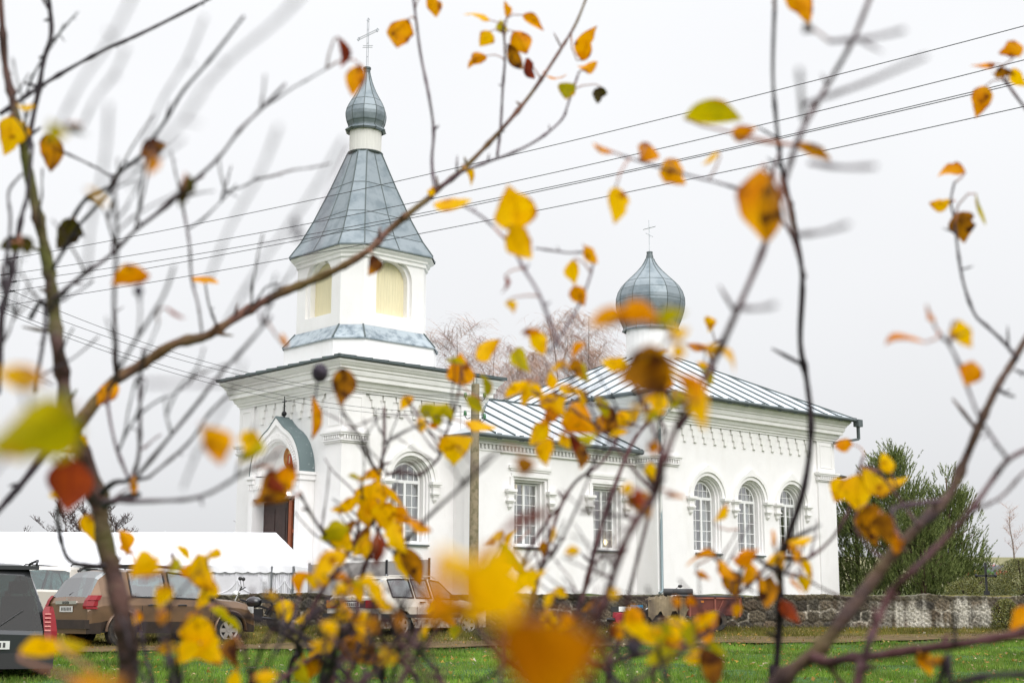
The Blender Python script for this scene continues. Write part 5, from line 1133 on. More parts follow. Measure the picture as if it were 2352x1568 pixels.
# graves far off on the slope
gcol = [mat('grave_grey', (.16, .16, .18), .5), mat('grave_black', (.03, .03, .035), .3), mat('grave_pale', (.5, .48, .45), .7), mat('grave_wreath_yellow', (.5, .28, .02), .7), mat('grave_wreath_red', (.4, .04, .05), .7), mat('grave_wreath_green', (.06, .16, .04), .7)]
R2_ = random.Random(4); hues = ['grey', 'black', 'pale', 'grey', 'dark', 'pale']
for k in range(16):
    x = 2188 + k * 7.2 + R2_.uniform(-2, 2); Y = R2_.uniform(92, 112); p_ = at(x, 1300, Y); g_ = G(p_.x, Y); h_ = R2_.uniform(.55, .95); kk = R2_.randrange(3)
    t_ = empty('gravestone', (p_.x, Y, g_), R2_.uniform(-.3, .3), 'one of many small distant gravestones with flowers on the slope at right', 'gravestone', 'distant gravestones on the slope')
    mb = MB(); mb.prism([(-.3, 0), (.3, 0), (.3, h_ * .8), (.18, h_), (-.18, h_), (-.3, h_ * .8)], lambda a, z: (a, -.07, z), lambda a, z: (a, .07, z)); mb.box(-.4, .4, -.2, .2, 0, .14); mb.build('headstone', gcol[kk], t_)
    mb = MB()
    for q in range(6): mb.sphere((R2_.uniform(-.35, .35), -.3 + R2_.uniform(-.1, .1), .14 + R2_.uniform(0, .3)), .13, 6)
    mb.build('flowers', gcol[3 + R2_.randrange(3)], t_)
# ------------------------------------------------------------------ foreground fruit trees
def bark_mat(name, c, c2, moss=None):
    M = mat(name, c, .75, col2=c2, vscale=14, bump=.5, bscale=60, spec=.3)
    if moss:
        t = M.node_tree; b = t.nodes['Principled BSDF']; src = b.inputs['Base Color'].links[0].from_socket
        n = t.nodes.new('ShaderNodeTexNoise'); n.inputs['Scale'].default_value = 6.5; n.inputs['Detail'].default_value = 5; co = t.nodes.new('ShaderNodeTexCoord'); t.links.new(co.outputs['Object'], n.inputs['Vector'])
        r = t.nodes.new('ShaderNodeMapRange'); r.inputs[1].default_value = .47; r.inputs[2].default_value = .6; t.links.new(n.outputs[0], r.inputs[0])
        x = t.nodes.new('ShaderNodeMix'); x.data_type = 'RGBA'; t.links.new(r.outputs[0], x.inputs[0]); t.links.new(src, x.inputs[6]); x.inputs[7].default_value = (*moss, 1); t.links.new(x.outputs[2], b.inputs['Base Color'])
    return M
TRUNKM = bark_mat('mossy_fruit_bark', (.08, .036, .027), (.036, .018, .015), (.075, .075, .012))
BARKP = bark_mat('purple_brown_bark', (.075, .026, .028), (.032, .012, .016))
BARKR = bark_mat('olive_brown_bark', (.075, .040, .026), (.03, .015, .016), (.11, .085, .022))
BARKD = bark_mat('dark_wet_twig', (.018, .009, .013), (.011, .006, .009))
BARKG = bark_mat('grey_violet_twig', (.085, .046, .062), (.045, .024, .034))
def leaf_mat(name, c1, c2, spot, trans=.5, sp=.58):
    M = bpy.data.materials.new(name); M.use_nodes = True; t = M.node_tree; b = t.nodes['Principled BSDF']; b.inputs['Roughness'].default_value = .6; b.inputs['Specular IOR Level'].default_value = .1
    co = t.nodes.new('ShaderNodeTexCoord'); oi = t.nodes.new('ShaderNodeObjectInfo'); ad = t.nodes.new('ShaderNodeVectorMath'); ad.operation = 'ADD'; t.links.new(co.outputs['Object'], ad.inputs[0])
    cm = t.nodes.new('ShaderNodeCombineXYZ'); mu_ = t.nodes.new('ShaderNodeMath'); mu_.operation = 'MULTIPLY'; mu_.inputs[1].default_value = 37; t.links.new(oi.outputs['Random'], mu_.inputs[0]); t.links.new(mu_.outputs[0], cm.inputs[0]); t.links.new(cm.outputs[0], ad.inputs[1])
    n1 = t.nodes.new('ShaderNodeTexNoise'); n1.inputs['Scale'].default_value = 32; n1.inputs['Detail'].default_value = 3; t.links.new(ad.outputs[0], n1.inputs['Vector'])
    n2 = t.nodes.new('ShaderNodeTexNoise'); n2.inputs['Scale'].default_value = 75; n2.inputs['Detail'].default_value = 4; t.links.new(ad.outputs[0], n2.inputs['Vector'])
    r1 = t.nodes.new('ShaderNodeMapRange'); r1.inputs[1].default_value = .35; r1.inputs[2].default_value = .65; t.links.new(n1.outputs[0], r1.inputs[0])
    x1 = t.nodes.new('ShaderNodeMix'); x1.data_type = 'RGBA'; x1.inputs[6].default_value = (*c1, 1); x1.inputs[7].default_value = (*c2, 1); t.links.new(r1.outputs[0], x1.inputs[0])
    r2 = t.nodes.new('ShaderNodeMapRange'); r2.inputs[1].default_value = sp; r2.inputs[2].default_value = sp + .1; t.links.new(n2.outputs[0], r2.inputs[0])
    x2 = t.nodes.new('ShaderNodeMix'); x2.data_type = 'RGBA'; x2.inputs[7].default_value = (*spot, 1); t.links.new(x1.outputs[2], x2.inputs[6]); t.links.new(r2.outputs[0], x2.inputs[0])
    at_ = t.nodes.new('ShaderNodeAttribute'); at_.attribute_name = 'blade'; sp_ = t.nodes.new('ShaderNodeSeparateXYZ'); t.links.new(at_.outputs['Vector'], sp_.inputs[0])
    def mth(op, a, b_=None, c_=None):
        m_ = t.nodes.new('ShaderNodeMath'); m_.operation = op
        for k_, v_ in enumerate((a, b_, c_)):
            if v_ is None: continue
            if isinstance(v_, (int, float)): m_.inputs[k_].default_value = v_
            else: t.links.new(v_, m_.inputs[k_])
        return m_.outputs[0]
    av = mth('ABSOLUTE', sp_.outputs[1]); mid = mth('LESS_THAN', av, .07); sv = mth('LESS_THAN', mth('FRACT', mth('MULTIPLY_ADD', av, -2.0, mth('MULTIPLY', sp_.outputs[0], 8.0))), .16)
    vn = mth('MULTIPLY', mth('MAXIMUM', mid, mth('MULTIPLY', sv, .6)), .42); xv = t.nodes.new('ShaderNodeMix'); xv.data_type = 'RGBA'; xv.inputs[7].default_value = (c2[0] * .55, c2[1] * .45, c2[2], 1); t.links.new(vn, xv.inputs[0]); t.links.new(x2.outputs[2], xv.inputs[6])
    ed = mth('MULTIPLY_ADD', n1.outputs[0], 1.3, mth('MAXIMUM', av, mth('POWER', sp_.outputs[0], 2.0))); er = t.nodes.new('ShaderNodeMapRange'); er.inputs[1].default_value = 1.5; er.inputs[2].default_value = 1.75; er.inputs[4].default_value = .8; t.links.new(ed, er.inputs[0])
    xe = t.nodes.new('ShaderNodeMix'); xe.data_type = 'RGBA'; xe.inputs[7].default_value = (*spot, 1); t.links.new(er.outputs[0], xe.inputs[0]); t.links.new(xv.outputs[2], xe.inputs[6]); x2 = xe
    t.links.new(x2.outputs[2], b.inputs['Base Color']); tl = t.nodes.new('ShaderNodeBsdfTranslucent'); t.links.new(x2.outputs[2], tl.inputs[0])
    ms = t.nodes.new('ShaderNodeMixShader'); ms.inputs[0].default_value = trans; t.links.new(b.outputs[0], ms.inputs[1]); t.links.new(tl.outputs[0], ms.inputs[2]); t.links.new(ms.outputs[0], t.nodes['Material Output'].inputs[0]); return M
LM = {'y': leaf_mat('yellow_leaf', (.96, .58, .0), (.90, .44, .0), (.38, .11, .004), .5, .575), 'o': leaf_mat('orange_leaf', (.90, .40, .0), (.72, .23, .0), (.20, .04, .006), .47, .56),
      'g': leaf_mat('yellow_green_leaf', (.60, .46, .0), (.30, .27, .004), (.6, .25, .0), .45, .62), 'b': leaf_mat('browned_leaf', (.66, .26, .0), (.14, .045, .008), (.05, .015, .008), .38, .52),
      'n': leaf_mat('orange_brown_leaf', (.62, .24, .0), (.46, .13, .0), (.2, .05, .0), .4, .6), 'r': leaf_mat('rust_red_leaf', (.36, .055, .008), (.15, .022, .012), (.06, .01, .01), .35, .58), 'd': leaf_mat('backlit_dark_leaf', (.07, .06, .004), (.03, .013, .010), (.02, .006, .008), .25, .58)}  # the dark leaf carries its backlit shade in the colour
STEM = mat('leaf_stalk', (.30, .10, .04), .6); BUD = mat('withered_fruit', (.025, .015, .03), .7, bump=.5, bscale=90)

TREES = {}
def ftree(key, label, root): TREES[key] = (empty('fruit_tree', root, 0, label, 'tree', 'yellowing fruit trees in the foreground'), Vector(root), [])
ftree('L', 'leaning mossy fruit tree with a long branch arching right across the church tower', (-.62, 2.0, -1.55))
ftree('A', 'slim yellow leaved fruit sapling in front of the white estate car', (-.28, 2.2, -1.53))
ftree('C', 'many stemmed fruit tree rising through the centre with dark upright stems', (.22, 1.75, -1.55))
ftree('D', 'low bushy fruit sapling before the right hand nave windows', (.28, 1.95, -1.54))
ftree('E', 'golden leaved fruit sapling whose crown covers the middle roof', (.17, 1.9, -1.55))
ftree('R', 'fruit tree at right with thick diagonal limb crossing the pines', (.06, 1.5, -1.56))
SAMP = []
def branch(key, pts, d0, d1, w0, w1, m_=None, root=False, name='branch', spur=1.0, k=.80, sub=5):
    """pts measured on the photo grid; depth runs d0 -> d1 along them, widths in grid pixels"""
    t_, rt, lst = TREES[key]; n = len(pts); W3 = []; Rr = []
    for i, p in enumerate(pts):
        f_ = i / (n - 1); d = d0 + (d1 - d0) * f_ + .015 * sin(i * 2.1 + p[0]); q = at(p[0], p[1], d); W3.append(q); Rr.append(max(.0007, (w0 + (w1 - w0) * f_) / 2 * d / FPX * k))
    if root:
        q = W3[0]; r0 = Rr[0]; W3 = [rt.copy(), rt.lerp(q, .35) + Vector((.02, .02, 0)), rt.lerp(q, .7)] + W3; Rr = [r0 * 1.7, r0 * 1.35, r0 * 1.12] + Rr
    P_, R_ = catmull([tuple(x) for x in W3], Rr, sub)
    ph = random.uniform(0, 9)
    R_ = [r * (1 + .10 * sin(i * 1.1 + ph) + random.uniform(-.06, .10)) for i, r in enumerate(R_)]
    for i in range(3, len(R_) - 1, random.randint(5, 8)): R_[i] *= 1.28
    mb = MB(); off = t_.location; P_ = [Vector(p) - off for p in P_]; mb.tube(P_, R_, 8)
    for i in range(4, len(P_) - 2, 6):      # buds and short spurs
        if random.random() < .62 * spur:
            d = (P_[i + 1] - P_[i - 1]).normalized(); s_ = Vector((random.uniform(-1, 1), random.uniform(-.5, .5), random.uniform(-1, 1))); s_ = (s_ - d * s_.dot(d)).normalized()
            ln = random.choice((2.5, 3, 4, 9)) * min(R_[i], .004); e_ = P_[i] + s_ * (R_[i] + ln) + d * ln * .7; rr = min(R_[i] * .6, .0025)
            mb.tube([P_[i], P_[i].lerp(e_, .6), e_], [rr, rr * 1.1, rr * .4], 5)
    o = mb.build(name, m_ or BARKP, t_, 180, fix=False)
    for p, r in zip(P_, R_):
        w3 = p + off
        if w3.y > .2:
            c = w3.dot(Fv); SAMP.append((CX + FPX * w3.dot(Rv) / c, CY - FPX * w3.dot(Uv) / c, w3.y, key, w3.copy()))
    return o
# left tree
branch('L', [(290, 1600), (280, 1420), (262, 1330), (240, 1240), (225, 1140), (190, 1040), (155, 950), (145, 870), (133, 800), (127, 740), (118, 660), (105, 580), (88, 500), (70, 420), (50, 320), (28, 225), (12, 150), (5, 60), (-4, -40)], 1.95, 2.05, 58, 17, TRUNKM, True, 'trunk', .6)
branch('L', [(175, 985), (250, 885), (330, 835), (400, 790), (470, 773), (510, 750), (560, 718), (640, 675), (720, 643), (790, 610), (850, 572), (890, 532), (940, 490), (985, 455), (1005, 435), (1060, 392), (1120, 332), (1170, 277), (1215, 222), (1250, 172), (1290, 110), (1325, 50), (1356, -30)], 1.95, 2.7, 33, 7, bark_mat('arching_branch_bark', (.115, .045, .026), (.04, .017, .016), (.10, .062, .016)))
branch('L', [(0, 262), (40, 235), (90, 200), (165, 155), (240, 115), (310, 84), (390, 45), (480, -2), (560, -50)], 2.1, 2.4, 13, 8, BARKD)
branch('L', [(62, 345), (70, 300), (90, 200), (100, 140), (118, 75), (112, 0), (110, -40)], 2.05, 2.2, 17, 12, BARKD)
branch('L', [(998, 437), (992, 370), (996, 300), (985, 220), (966, 125), (955, 40), (946, -30)], 2.3, 2.4, 9, 7, BARKG)
branch('L', [(1142, 358), (1150, 290), (1155, 200), (1160, 130), (1156, 60)], 2.5, 2.5, 8, 6, BARKG)
branch('L', [(1010, 430), (1060, 396), (1120, 372), (1180, 350), (1240, 318), (1290, 275), (1306, 235), (1330, 165)], 2.3, 2.4, 9, 6, BARKG)
branch('L', [(140, 560), (165, 505), (200, 455), (250, 430), (275, 395), (322, 360), (350, 320), (385, 270), (420, 210), (480, 140), (560, 38)], 1.9, 1.5, 13, 9, BARKD)
branch('L', [(120, 690), (180, 640), (255, 585), (310, 530), (400, 460), (440, 420), (500, 365), (550, 300), (600, 250), (655, 193)], 1.8, 1.5, 12, 8, BARKG)
branch('L', [(120, 620), (180, 520), (240, 455), (270, 410)], 1.8, 1.75, 12, 8, BARKD)
branch('L', [(130, 342), (180, 365), (225, 387), (260, 403), (300, 372)], 2.0, 1.9, 7, 5, BARKD)
branch('L', [(412, 430), (421, 480), (435, 560), (440, 640), (455, 700), (464, 765)], 1.7, 1.8, 8, 6, BARKG)
branch('L', [(-10, 900), (0, 780), (6, 708), (22, 652), (36, 573), (50, 495), (62, 450), (75, 330)], 1.6, 1.9, 26, 9, BARKD)
branch('L', [(14, 690), (10, 620), (20, 560), (24, 500), (20, 440), (50, 400)], 1.6, 1.8, 12, 7, BARKD)
branch('L', [(70, 730), (96, 690), (105, 725), (100, 780), (90, 840), (82, 900)], 1.8, 1.7, 14, 10, BARKD)
branch('L', [(185, 965), (110, 1035), (50, 1110), (0, 1168), (-60, 1240)], 1.9, 1.7, 24, 16, BARKD)
branch('L', [(235, 1130), (262, 1108), (296, 1104), (342, 1096)], 1.9, 1.75, 18, 10, BARKD)
branch('L', [(300, 1105), (318, 1050), (322, 960), (322, 880), (330, 800)], 1.75, 1.6, 12, 8, BARKG)
branch('L', [(310, 1100), (380, 1015), (450, 930), (505, 860), (560, 800), (622, 728)], 1.75, 1.3, 11, 9, BARKG)
branch('L', [(296, 1100), (265, 1020), (248, 930), (255, 890)], 1.75, 1.8, 10, 7, BARKG)
branch('L', [(340, 1097), (430, 1020), (480, 950), (540, 890)], 1.7, 1.4, 9, 7, BARKG)
branch('L', [(240, 1160), (275, 1145), (318, 1135)], 1.9, 1.7, 22, 16, BARKD)
branch('L', [(240, 1150), (350, 1150), (460, 1140), (560, 1085), (640, 1040)], 1.6, 1.1, 12, 10, BARKG)
branch('L', [(240, 1300), (165, 1290), (140, 1240), (130, 1170)], 1.9, 1.8, 16, 12, BARKD)
branch('L', [(392, 1272), (420, 1307), (462, 1352), (504, 1388), (546, 1411), (600, 1425), (680, 1450), (760, 1510), (830, 1590)][::-1], 1.7, 1.9, 16, 9, BARKD)
branch('L', [(270, 880), (262, 700), (268, 560), (262, 440)], 1.5, 1.2, 12, 10, BARKG)
branch('L', [(250, 890), (300, 800), (370, 690), (400, 610)], 1.6, 1.1, 11, 8, BARKG)
branch('L', [(560, 720), (590, 690), (610, 660), (640, 650)], 2.1, 2.1, 6, 4, BARKD)
branch('L', [(500, 752), (480, 700), (470, 640)], 2.1, 2.05, 7, 5, BARKD)
for k, (x0, y0, x1, y1, wd_, dd) in enumerate([(310, -20, 130, 300, 15, .62), (700, -20, 470, 200, 17, .60), (470, 200, 300, 430, 15, .62), (290, 110, 190, 290, 14, .7), (250, 240, 200, 640, 14, .7), (640, 290, 480, 640, 14, .7), (790, 320, 520, 740, 14, .72), (420, 320, 250, 430, 12, .8), (690, 640, 800, 340, 12, .75), (330, 880, 640, 880, 15, .65), (560, 830, 420, 1120, 12, .8), (470, 40, 330, 330, 12, .8)]):
    branch('L', [(x0, y0), (x0 * .67 + x1 * .33 + 6, y0 * .67 + y1 * .33), (x0 * .33 + x1 * .67 - 6, y0 * .33 + y1 * .67), (x1, y1)][::-1], dd * 1.15, dd * .9, wd_ * .55, wd_ * .35, BARKG, False, 'branch', .5)
# slim sapling
branch('A', [(760, 1600), (790, 1500), (818, 1420), (826, 1340), (850, 1270), (866, 1235), (876, 1164), (872, 1100), (882, 1020), (882, 935)], 2.2, 2.3, 17, 8, BARKP, True, 'trunk')
branch('A', [(699, 1439), (728, 1376), (761, 1326), (789, 1286), (818, 1235), (828, 1165), (835, 1140)], 2.15, 2.3, 13, 7, BARKP)
branch('A', [(822, 1235), (850, 1205), (878, 1172), (900, 1156)], 2.3, 2.3, 15, 9, BARKD)
branch('A', [(870, 1236), (893, 1258), (915, 1280), (940, 1330), (1000, 1400)], 2.25, 2.2, 8, 6, BARKP)
branch('A', [(875, 1090), (850, 1060), (834, 1020), (812, 980), (786, 945)], 2.2, 1.7, 9, 8, BARKG)
branch('A', [(690, 1130), (709, 1171), (740, 1218), (785, 1270)][::-1], 2.2, 1.9, 10, 8, BARKP)
branch('A', [(885, 1090), (925, 1084), (962, 1090), (990, 1070), (1012, 1044), (1024, 1000), (1031, 978), (1045, 938), (1056, 880), (1062, 830)], 2.2, 2.1, 10, 6, BARKP)
branch('A', [(880, 1020), (930, 990), (980, 970)], 2.1, 1.7, 9, 7, BARKG)
branch('A', [(620, 1440), (658, 1458), (684, 1480), (690, 1500), (660, 1600)][::-1], 2.1, 2.0, 16, 12, BARKD, True)
branch('A', [(680, 1520), (684, 1475), (705, 1430), (735, 1390)], 2.1, 2.1, 12, 10, BARKD)
branch('A', [(680, 1560), (730, 1503), (785, 1486), (830, 1440), (905, 1425)], 2.0, 1.9, 14, 9, BARKP)
branch('A', [(905, 1270), (990, 1180), (1080, 1100), (1150, 1030)], 2.0, 1.0, 10, 9, BARKG)
# central tree
branch('C', [(1260, 1610), (1290, 1500), (1334, 1384), (1374, 1234), (1409, 1124), (1449, 1024), (1484, 974), (1530, 920)], 2.0, 2.2, 18, 8, BARKP, True, 'trunk')
branch('C', [(1215, 1420), (1234, 1334), (1264, 1234), (1289, 1159), (1324, 1104), (1374, 1069), (1420, 1010)], 2.0, 2.15, 14, 7, BARKP)
branch('C', [(1170, 1400), (1194, 1324), (1214, 1264), (1259, 1194), (1285, 1165)], 2.0, 2.0, 11, 8, BARKP)
branch('C', [(1310, 1610), (1345, 1510), (1370, 1430), (1399, 1349), (1429, 1259), (1459, 1199), (1504, 1134), (1524, 1064), (1550, 990), (1600, 900), (1640, 830), (1690, 720), (1750, 580), (1795, 440), (1830, 330), (1862, 262), (1910, 180), (1960, 90), (2008, -30)], 1.25, 1.15, 24, 13, BARKP, True, 'trunk', .5)
branch('C', [(1770, 1610), (1783, 1534), (1793, 1359), (1791, 1299), (1813, 1224), (1848, 1114), (1863, 984), (1853, 874), (1838, 784), (1843, 640), (1828, 540), (1818, 480), (1798, 400), (1790, 340), (1783, 280), (1775, 165), (1780, 0), (1782, -40)], 1.85, 1.6, 22, 9, BARKD, True, 'trunk')
branch('D', [(1640, 1278), (1678, 1324), (1700, 1335), (1723, 1339)], 1.8, 1.8, 9, 10, BARKP)
branch('D', [(1500, 1560), (1560, 1500), (1618, 1449), (1680, 1380), (1723, 1339), (1768, 1294), (1790, 1279), (1848, 1284), (1908, 1239), (1948, 1174), (1962, 1110), (1983, 1049)], 1.7, 2.0, 13, 7, BARKP, True)
branch('D', [(1795, 1315), (1820, 1322), (1848, 1329), (1918, 1364), (1990, 1390)], 1.85, 1.9, 8, 6, BARKP)
branch('D', [(1300, 1600), (1384, 1529), (1484, 1499), (1568, 1479), (1640, 1445)], 1.6, 1.7, 16, 10, BARKP, True)
branch('D', [(1334, 1480), (1370, 1470), (1409, 1459), (1450, 1440)], 1.6, 1.6, 12, 8, BARKP)
branch('C', [(1459, 1190), (1400, 1180), (1330, 1176)], 1.5, 1.4, 8, 7, BARKG)
branch('C', [(1412, 1330), (1385, 1318), (1350, 1308)], 1.7, 1.7, 8, 6, BARKP)
branch('D', [(1630, 1450), (1600, 1380), (1560, 1330)], 1.7, 1.6, 8, 6, BARKP)
branch('E', [(1524, 1064), (1500, 990), (1480, 930), (1452, 880)], 1.4, 1.5, 11, 8, BARKP)
branch('E', [(1530, 990), (1500, 950), (1420, 940), (1330, 920), (1270, 900)], 1.8, 2.0, 8, 6, BARKP)
branch('E', [(1560, 985), (1600, 925), (1640, 850), (1625, 800), (1655, 780)], 2.0, 2.1, 8, 5, BARKG)
branch('C', [(1850, 640), (1820, 545), (1775, 470), (1775, 400), (1790, 350)], 1.5, 1.5, 10, 8, BARKP)
branch('C', [(1718, 440), (1650, 420), (1590, 405), (1500, 380), (1430, 358)], 1.5, 1.6, 8, 6, BARKG)
branch('C', [(1830, 335), (1862, 330), (1890, 340)], 1.3, 1.3, 6, 5, BARKG)
branch('E', [(1285, 800), (1240, 680), (1205, 620), (1170, 560), (1110, 500), (1060, 470)], 1.5, 1.8, 9, 7, BARKG)
branch('E', [(1260, 810), (1330, 700), (1362, 590), (1300, 580), (1230, 570)], 1.8, 1.9, 7, 6, BARKG)
branch('C', [(1240, 1300), (1290, 1240), (1375, 1000), (1290, 830)], 1.9, 1.7, 7, 6, BARKG)
for (x0, y0, x1, y1) in ((1846, 240, 2125, 130), (1822, 540, 1948, 515), (1690, 705, 1780, 700), (1905, 95, 2075, 70), (1860, 375, 2010, 382), (1845, 275, 1836, 160)):
    branch('C', [(x0, y0), ((x0 + x1) / 2, (y0 + y1) / 2 + 6), (x1, y1)], 1.0, .72, 14, 12, BARKG, False, 'branch', .3)
branch('E', [(1395, 1610), (1420, 1480), (1452, 1330), (1488, 1190), (1512, 1070), (1530, 985)], 1.8, 1.8, 13, 7, BARKP, True, 'trunk')
branch('E', [(1500, 1130), (1440, 1060), (1380, 985), (1300, 935), (1230, 905)], 1.85, 2.0, 8, 5, BARKP)
# near twigs carrying the big blurred leaves
branch('C', [(1230, 1640), (1200, 1500), (1150, 1400), (1110, 1345), (1060, 1290), (1010, 1275)], .62, .46, 16, 12, BARKP, True)
branch('C', [(1235, 1640), (1240, 1560), (1245, 1480), (1240, 1440)], .55, .5, 18, 14, BARKD, True)
branch('C', [(1190, 1500), (1130, 1450), (1070, 1420), (1020, 1410)], .8, .85, 14, 10, BARKP)
branch('C', [(1450, 1000), (1470, 900), (1490, 840), (1540, 760), (1470, 730), (1390, 745)], .95, .8, 10, 8, BARKP)
branch('L', [(-60, 1120), (0, 1060), (60, 985), (60, 900), (40, 860)], .55, .5, 14, 10, BARKP)
branch('L', [(170, 1640), (200, 1570), (215, 1540)], .8, .8, 12, 9, BARKD)
branch('L', [(230, 1160), (190, 1115), (160, 1080), (120, 1060)], 1.5, 1.1, 12, 8, BARKD)
# right tree
branch('R', [(1600, 1720), (1740, 1606), (1818, 1539), (1878, 1494), (1938, 1419), (2003, 1334), (2048, 1274), (2108, 1209), (2178, 1139), (2213, 1064), (2253, 969), (2293, 884), (2333, 819), (2400, 700)], 1.6, 1.75, 46, 17, BARKR, True, 'trunk', .7)
branch('R', [(1868, 1510), (1905, 1520), (1948, 1511), (2018, 1504), (2118, 1489), (2218, 1476), (2352, 1452), (2440, 1430)], 1.6, 1.5, 30, 24, BARKP)
branch('R', [(1960, 1620), (1973, 1568), (1993, 1484), (2018, 1419), (2048, 1359), (2093, 1314), (2168, 1239), (2228, 1174), (2278, 1104), (2318, 1054), (2380, 1022)], 1.35, 1.45, 24, 13, BARKP, True)
branch('R', [(2318, 1058), (2290, 1020), (2273, 994), (2243, 944), (2193, 814), (2150, 755)], 1.4, 1.3, 10, 8, BARKG)
branch('R', [(2420, 330), (2352, 245), (2308, 185), (2290, 160)], 2.1, 2.1, 10, 6, BARKP)
branch('R', [(2336, 825), (2310, 790), (2268, 750), (2238, 720), (2213, 650), (2200, 575), (2193, 510), (2184, 463), (2192, 420)], 1.75, 2.1, 11, 6, BARKD)
branch('R', [(2290, 890), (2310, 905), (2330, 910)], 1.7, 1.7, 9, 7, BARKD); branch('R', [(2333, 850), (2352, 856), (2390, 850)], 1.7, 1.7, 8, 7, BARKD)
branch('R', [(2160, 1150), (2060, 1165), (2050, 1190), (2070, 1240)], 1.6, 1.5, 14, 10, BARKG)
branch('R', [(2150, 1600), (2188, 1572), (2268, 1552), (2352, 1549), (2430, 1556)], 1.3, 1.3, 20, 18, BARKD, True)
branch('R', [(2195, 1478), (2192, 1440), (2198, 1415)], 1.5, 1.5, 12, 8, BARKD)
branch('R', [(2230, 1175), (2300, 1140), (2352, 1085), (2400, 1060)], 1.4, 1.4, 9, 8, BARKP)
branch('R', [(1975, 1150), (1963, 1205), (2000, 1260), (2040, 1290)][::-1], 1.7, 1.9, 8, 6, BARKP)
branch('R', [(2060, 1120), (2040, 1065), (2030, 1050)], 1.8, 1.8, 7, 5, BARKP)
branch('R', [(1985, 1070), (2020, 1085), (2090, 1180), (2110, 1205)], 1.9, 1.65, 7, 9, BARKP)
# untidy low twigs
rr_ = random.Random(77)
for k in range(44):
    key = 'A' if k % 5 < 2 else ('C' if k % 5 < 4 else 'L')
    x = {'A': rr_.uniform(560, 980), 'C': rr_.uniform(980, 1700), 'L': rr_.uniform(330, 640)}[key]; y = 1600; pts = [(x, y)]; a = rr_.uniform(-.9, .9); st_ = rr_.uniform(22, 46)
    for s_ in range(6): a += rr_.uniform(-.28, .28); pts.append((pts[-1][0] + st_ * sin(a), pts[-1][1] - st_ * cos(a)))
    d = rr_.uniform(.9, 1.9); branch(key, pts, d, d * rr_.uniform(.9, 1.15), rr_.uniform(10, 18), 7, rr_.choice((BARKD, BARKP, BARKD)))

EXTRA = []
base_ = [q for q in SAMP if q[3] in 'ACDE' and 880 < q[1] < 1540 and 620 < q[0] < 1900 and q[2] > 1.2]
for k in range(240):
    sx, sy, dp, key, _w = rr_.choice(base_); a = rr_.uniform(-1.1, 1.1); ln = rr_.uniform(50, 150); pts = [(sx, sy)]
    for s_ in range(4): a += rr_.uniform(-.25, .25); pts.append((pts[-1][0] + ln / 4 * sin(a), pts[-1][1] - ln / 4 * cos(a)))
    branch(key, pts, dp, dp * rr_.uniform(.86, 1.1), 5.5, 3.2, rr_.choice((BARKP, BARKP, BARKG, BARKD)), False, 'twig', .4, sub=3)
    if sum(1 for e_ in EXTRA if e_[7] == key) < {'A': 32, 'C': 20, 'D': 62, 'E': 60}[key]:
        for q in range(rr_.choice((0, 1, 1, 2))):
            p_ = pts[rr_.randint(2, 4)]; EXTRA.append((p_[0] + rr_.uniform(-22, 22), p_[1] + rr_.uniform(-14, 22), rr_.uniform(26, 56), rr_.uniform(190, 350), rr_.uniform(.3, .8), rr_.choice('yyyyyoogb'), None, key))
for k in range(84):
    sx, sy, dp, key, _w = rr_.choice([q for q in SAMP if q[3] == 'L' and q[0] < 700 and q[2] > 1.2]); a = rr_.uniform(-.5, 1.3); ln = rr_.uniform(60, 200); pts = [(sx, sy)]
    for s_ in range(4): a += rr_.uniform(-.2, .2); pts.append((pts[-1][0] + ln / 4 * sin(a), pts[-1][1] - ln / 4 * cos(a)))
    branch('L', pts, dp, dp * rr_.uniform(.7, 1.1), 7, 4, rr_.choice((BARKG, BARKP, BARKD)), False, 'twig', .6, sub=3)
    if sy > 1080: EXTRA.append((pts[3][0] + rr_.uniform(-15, 15), pts[3][1] + rr_.uniform(-10, 15), rr_.uniform(30, 60), rr_.uniform(190, 350), rr_.uniform(.3, .8), rr_.choice('yyyoog'), None, 'L'))
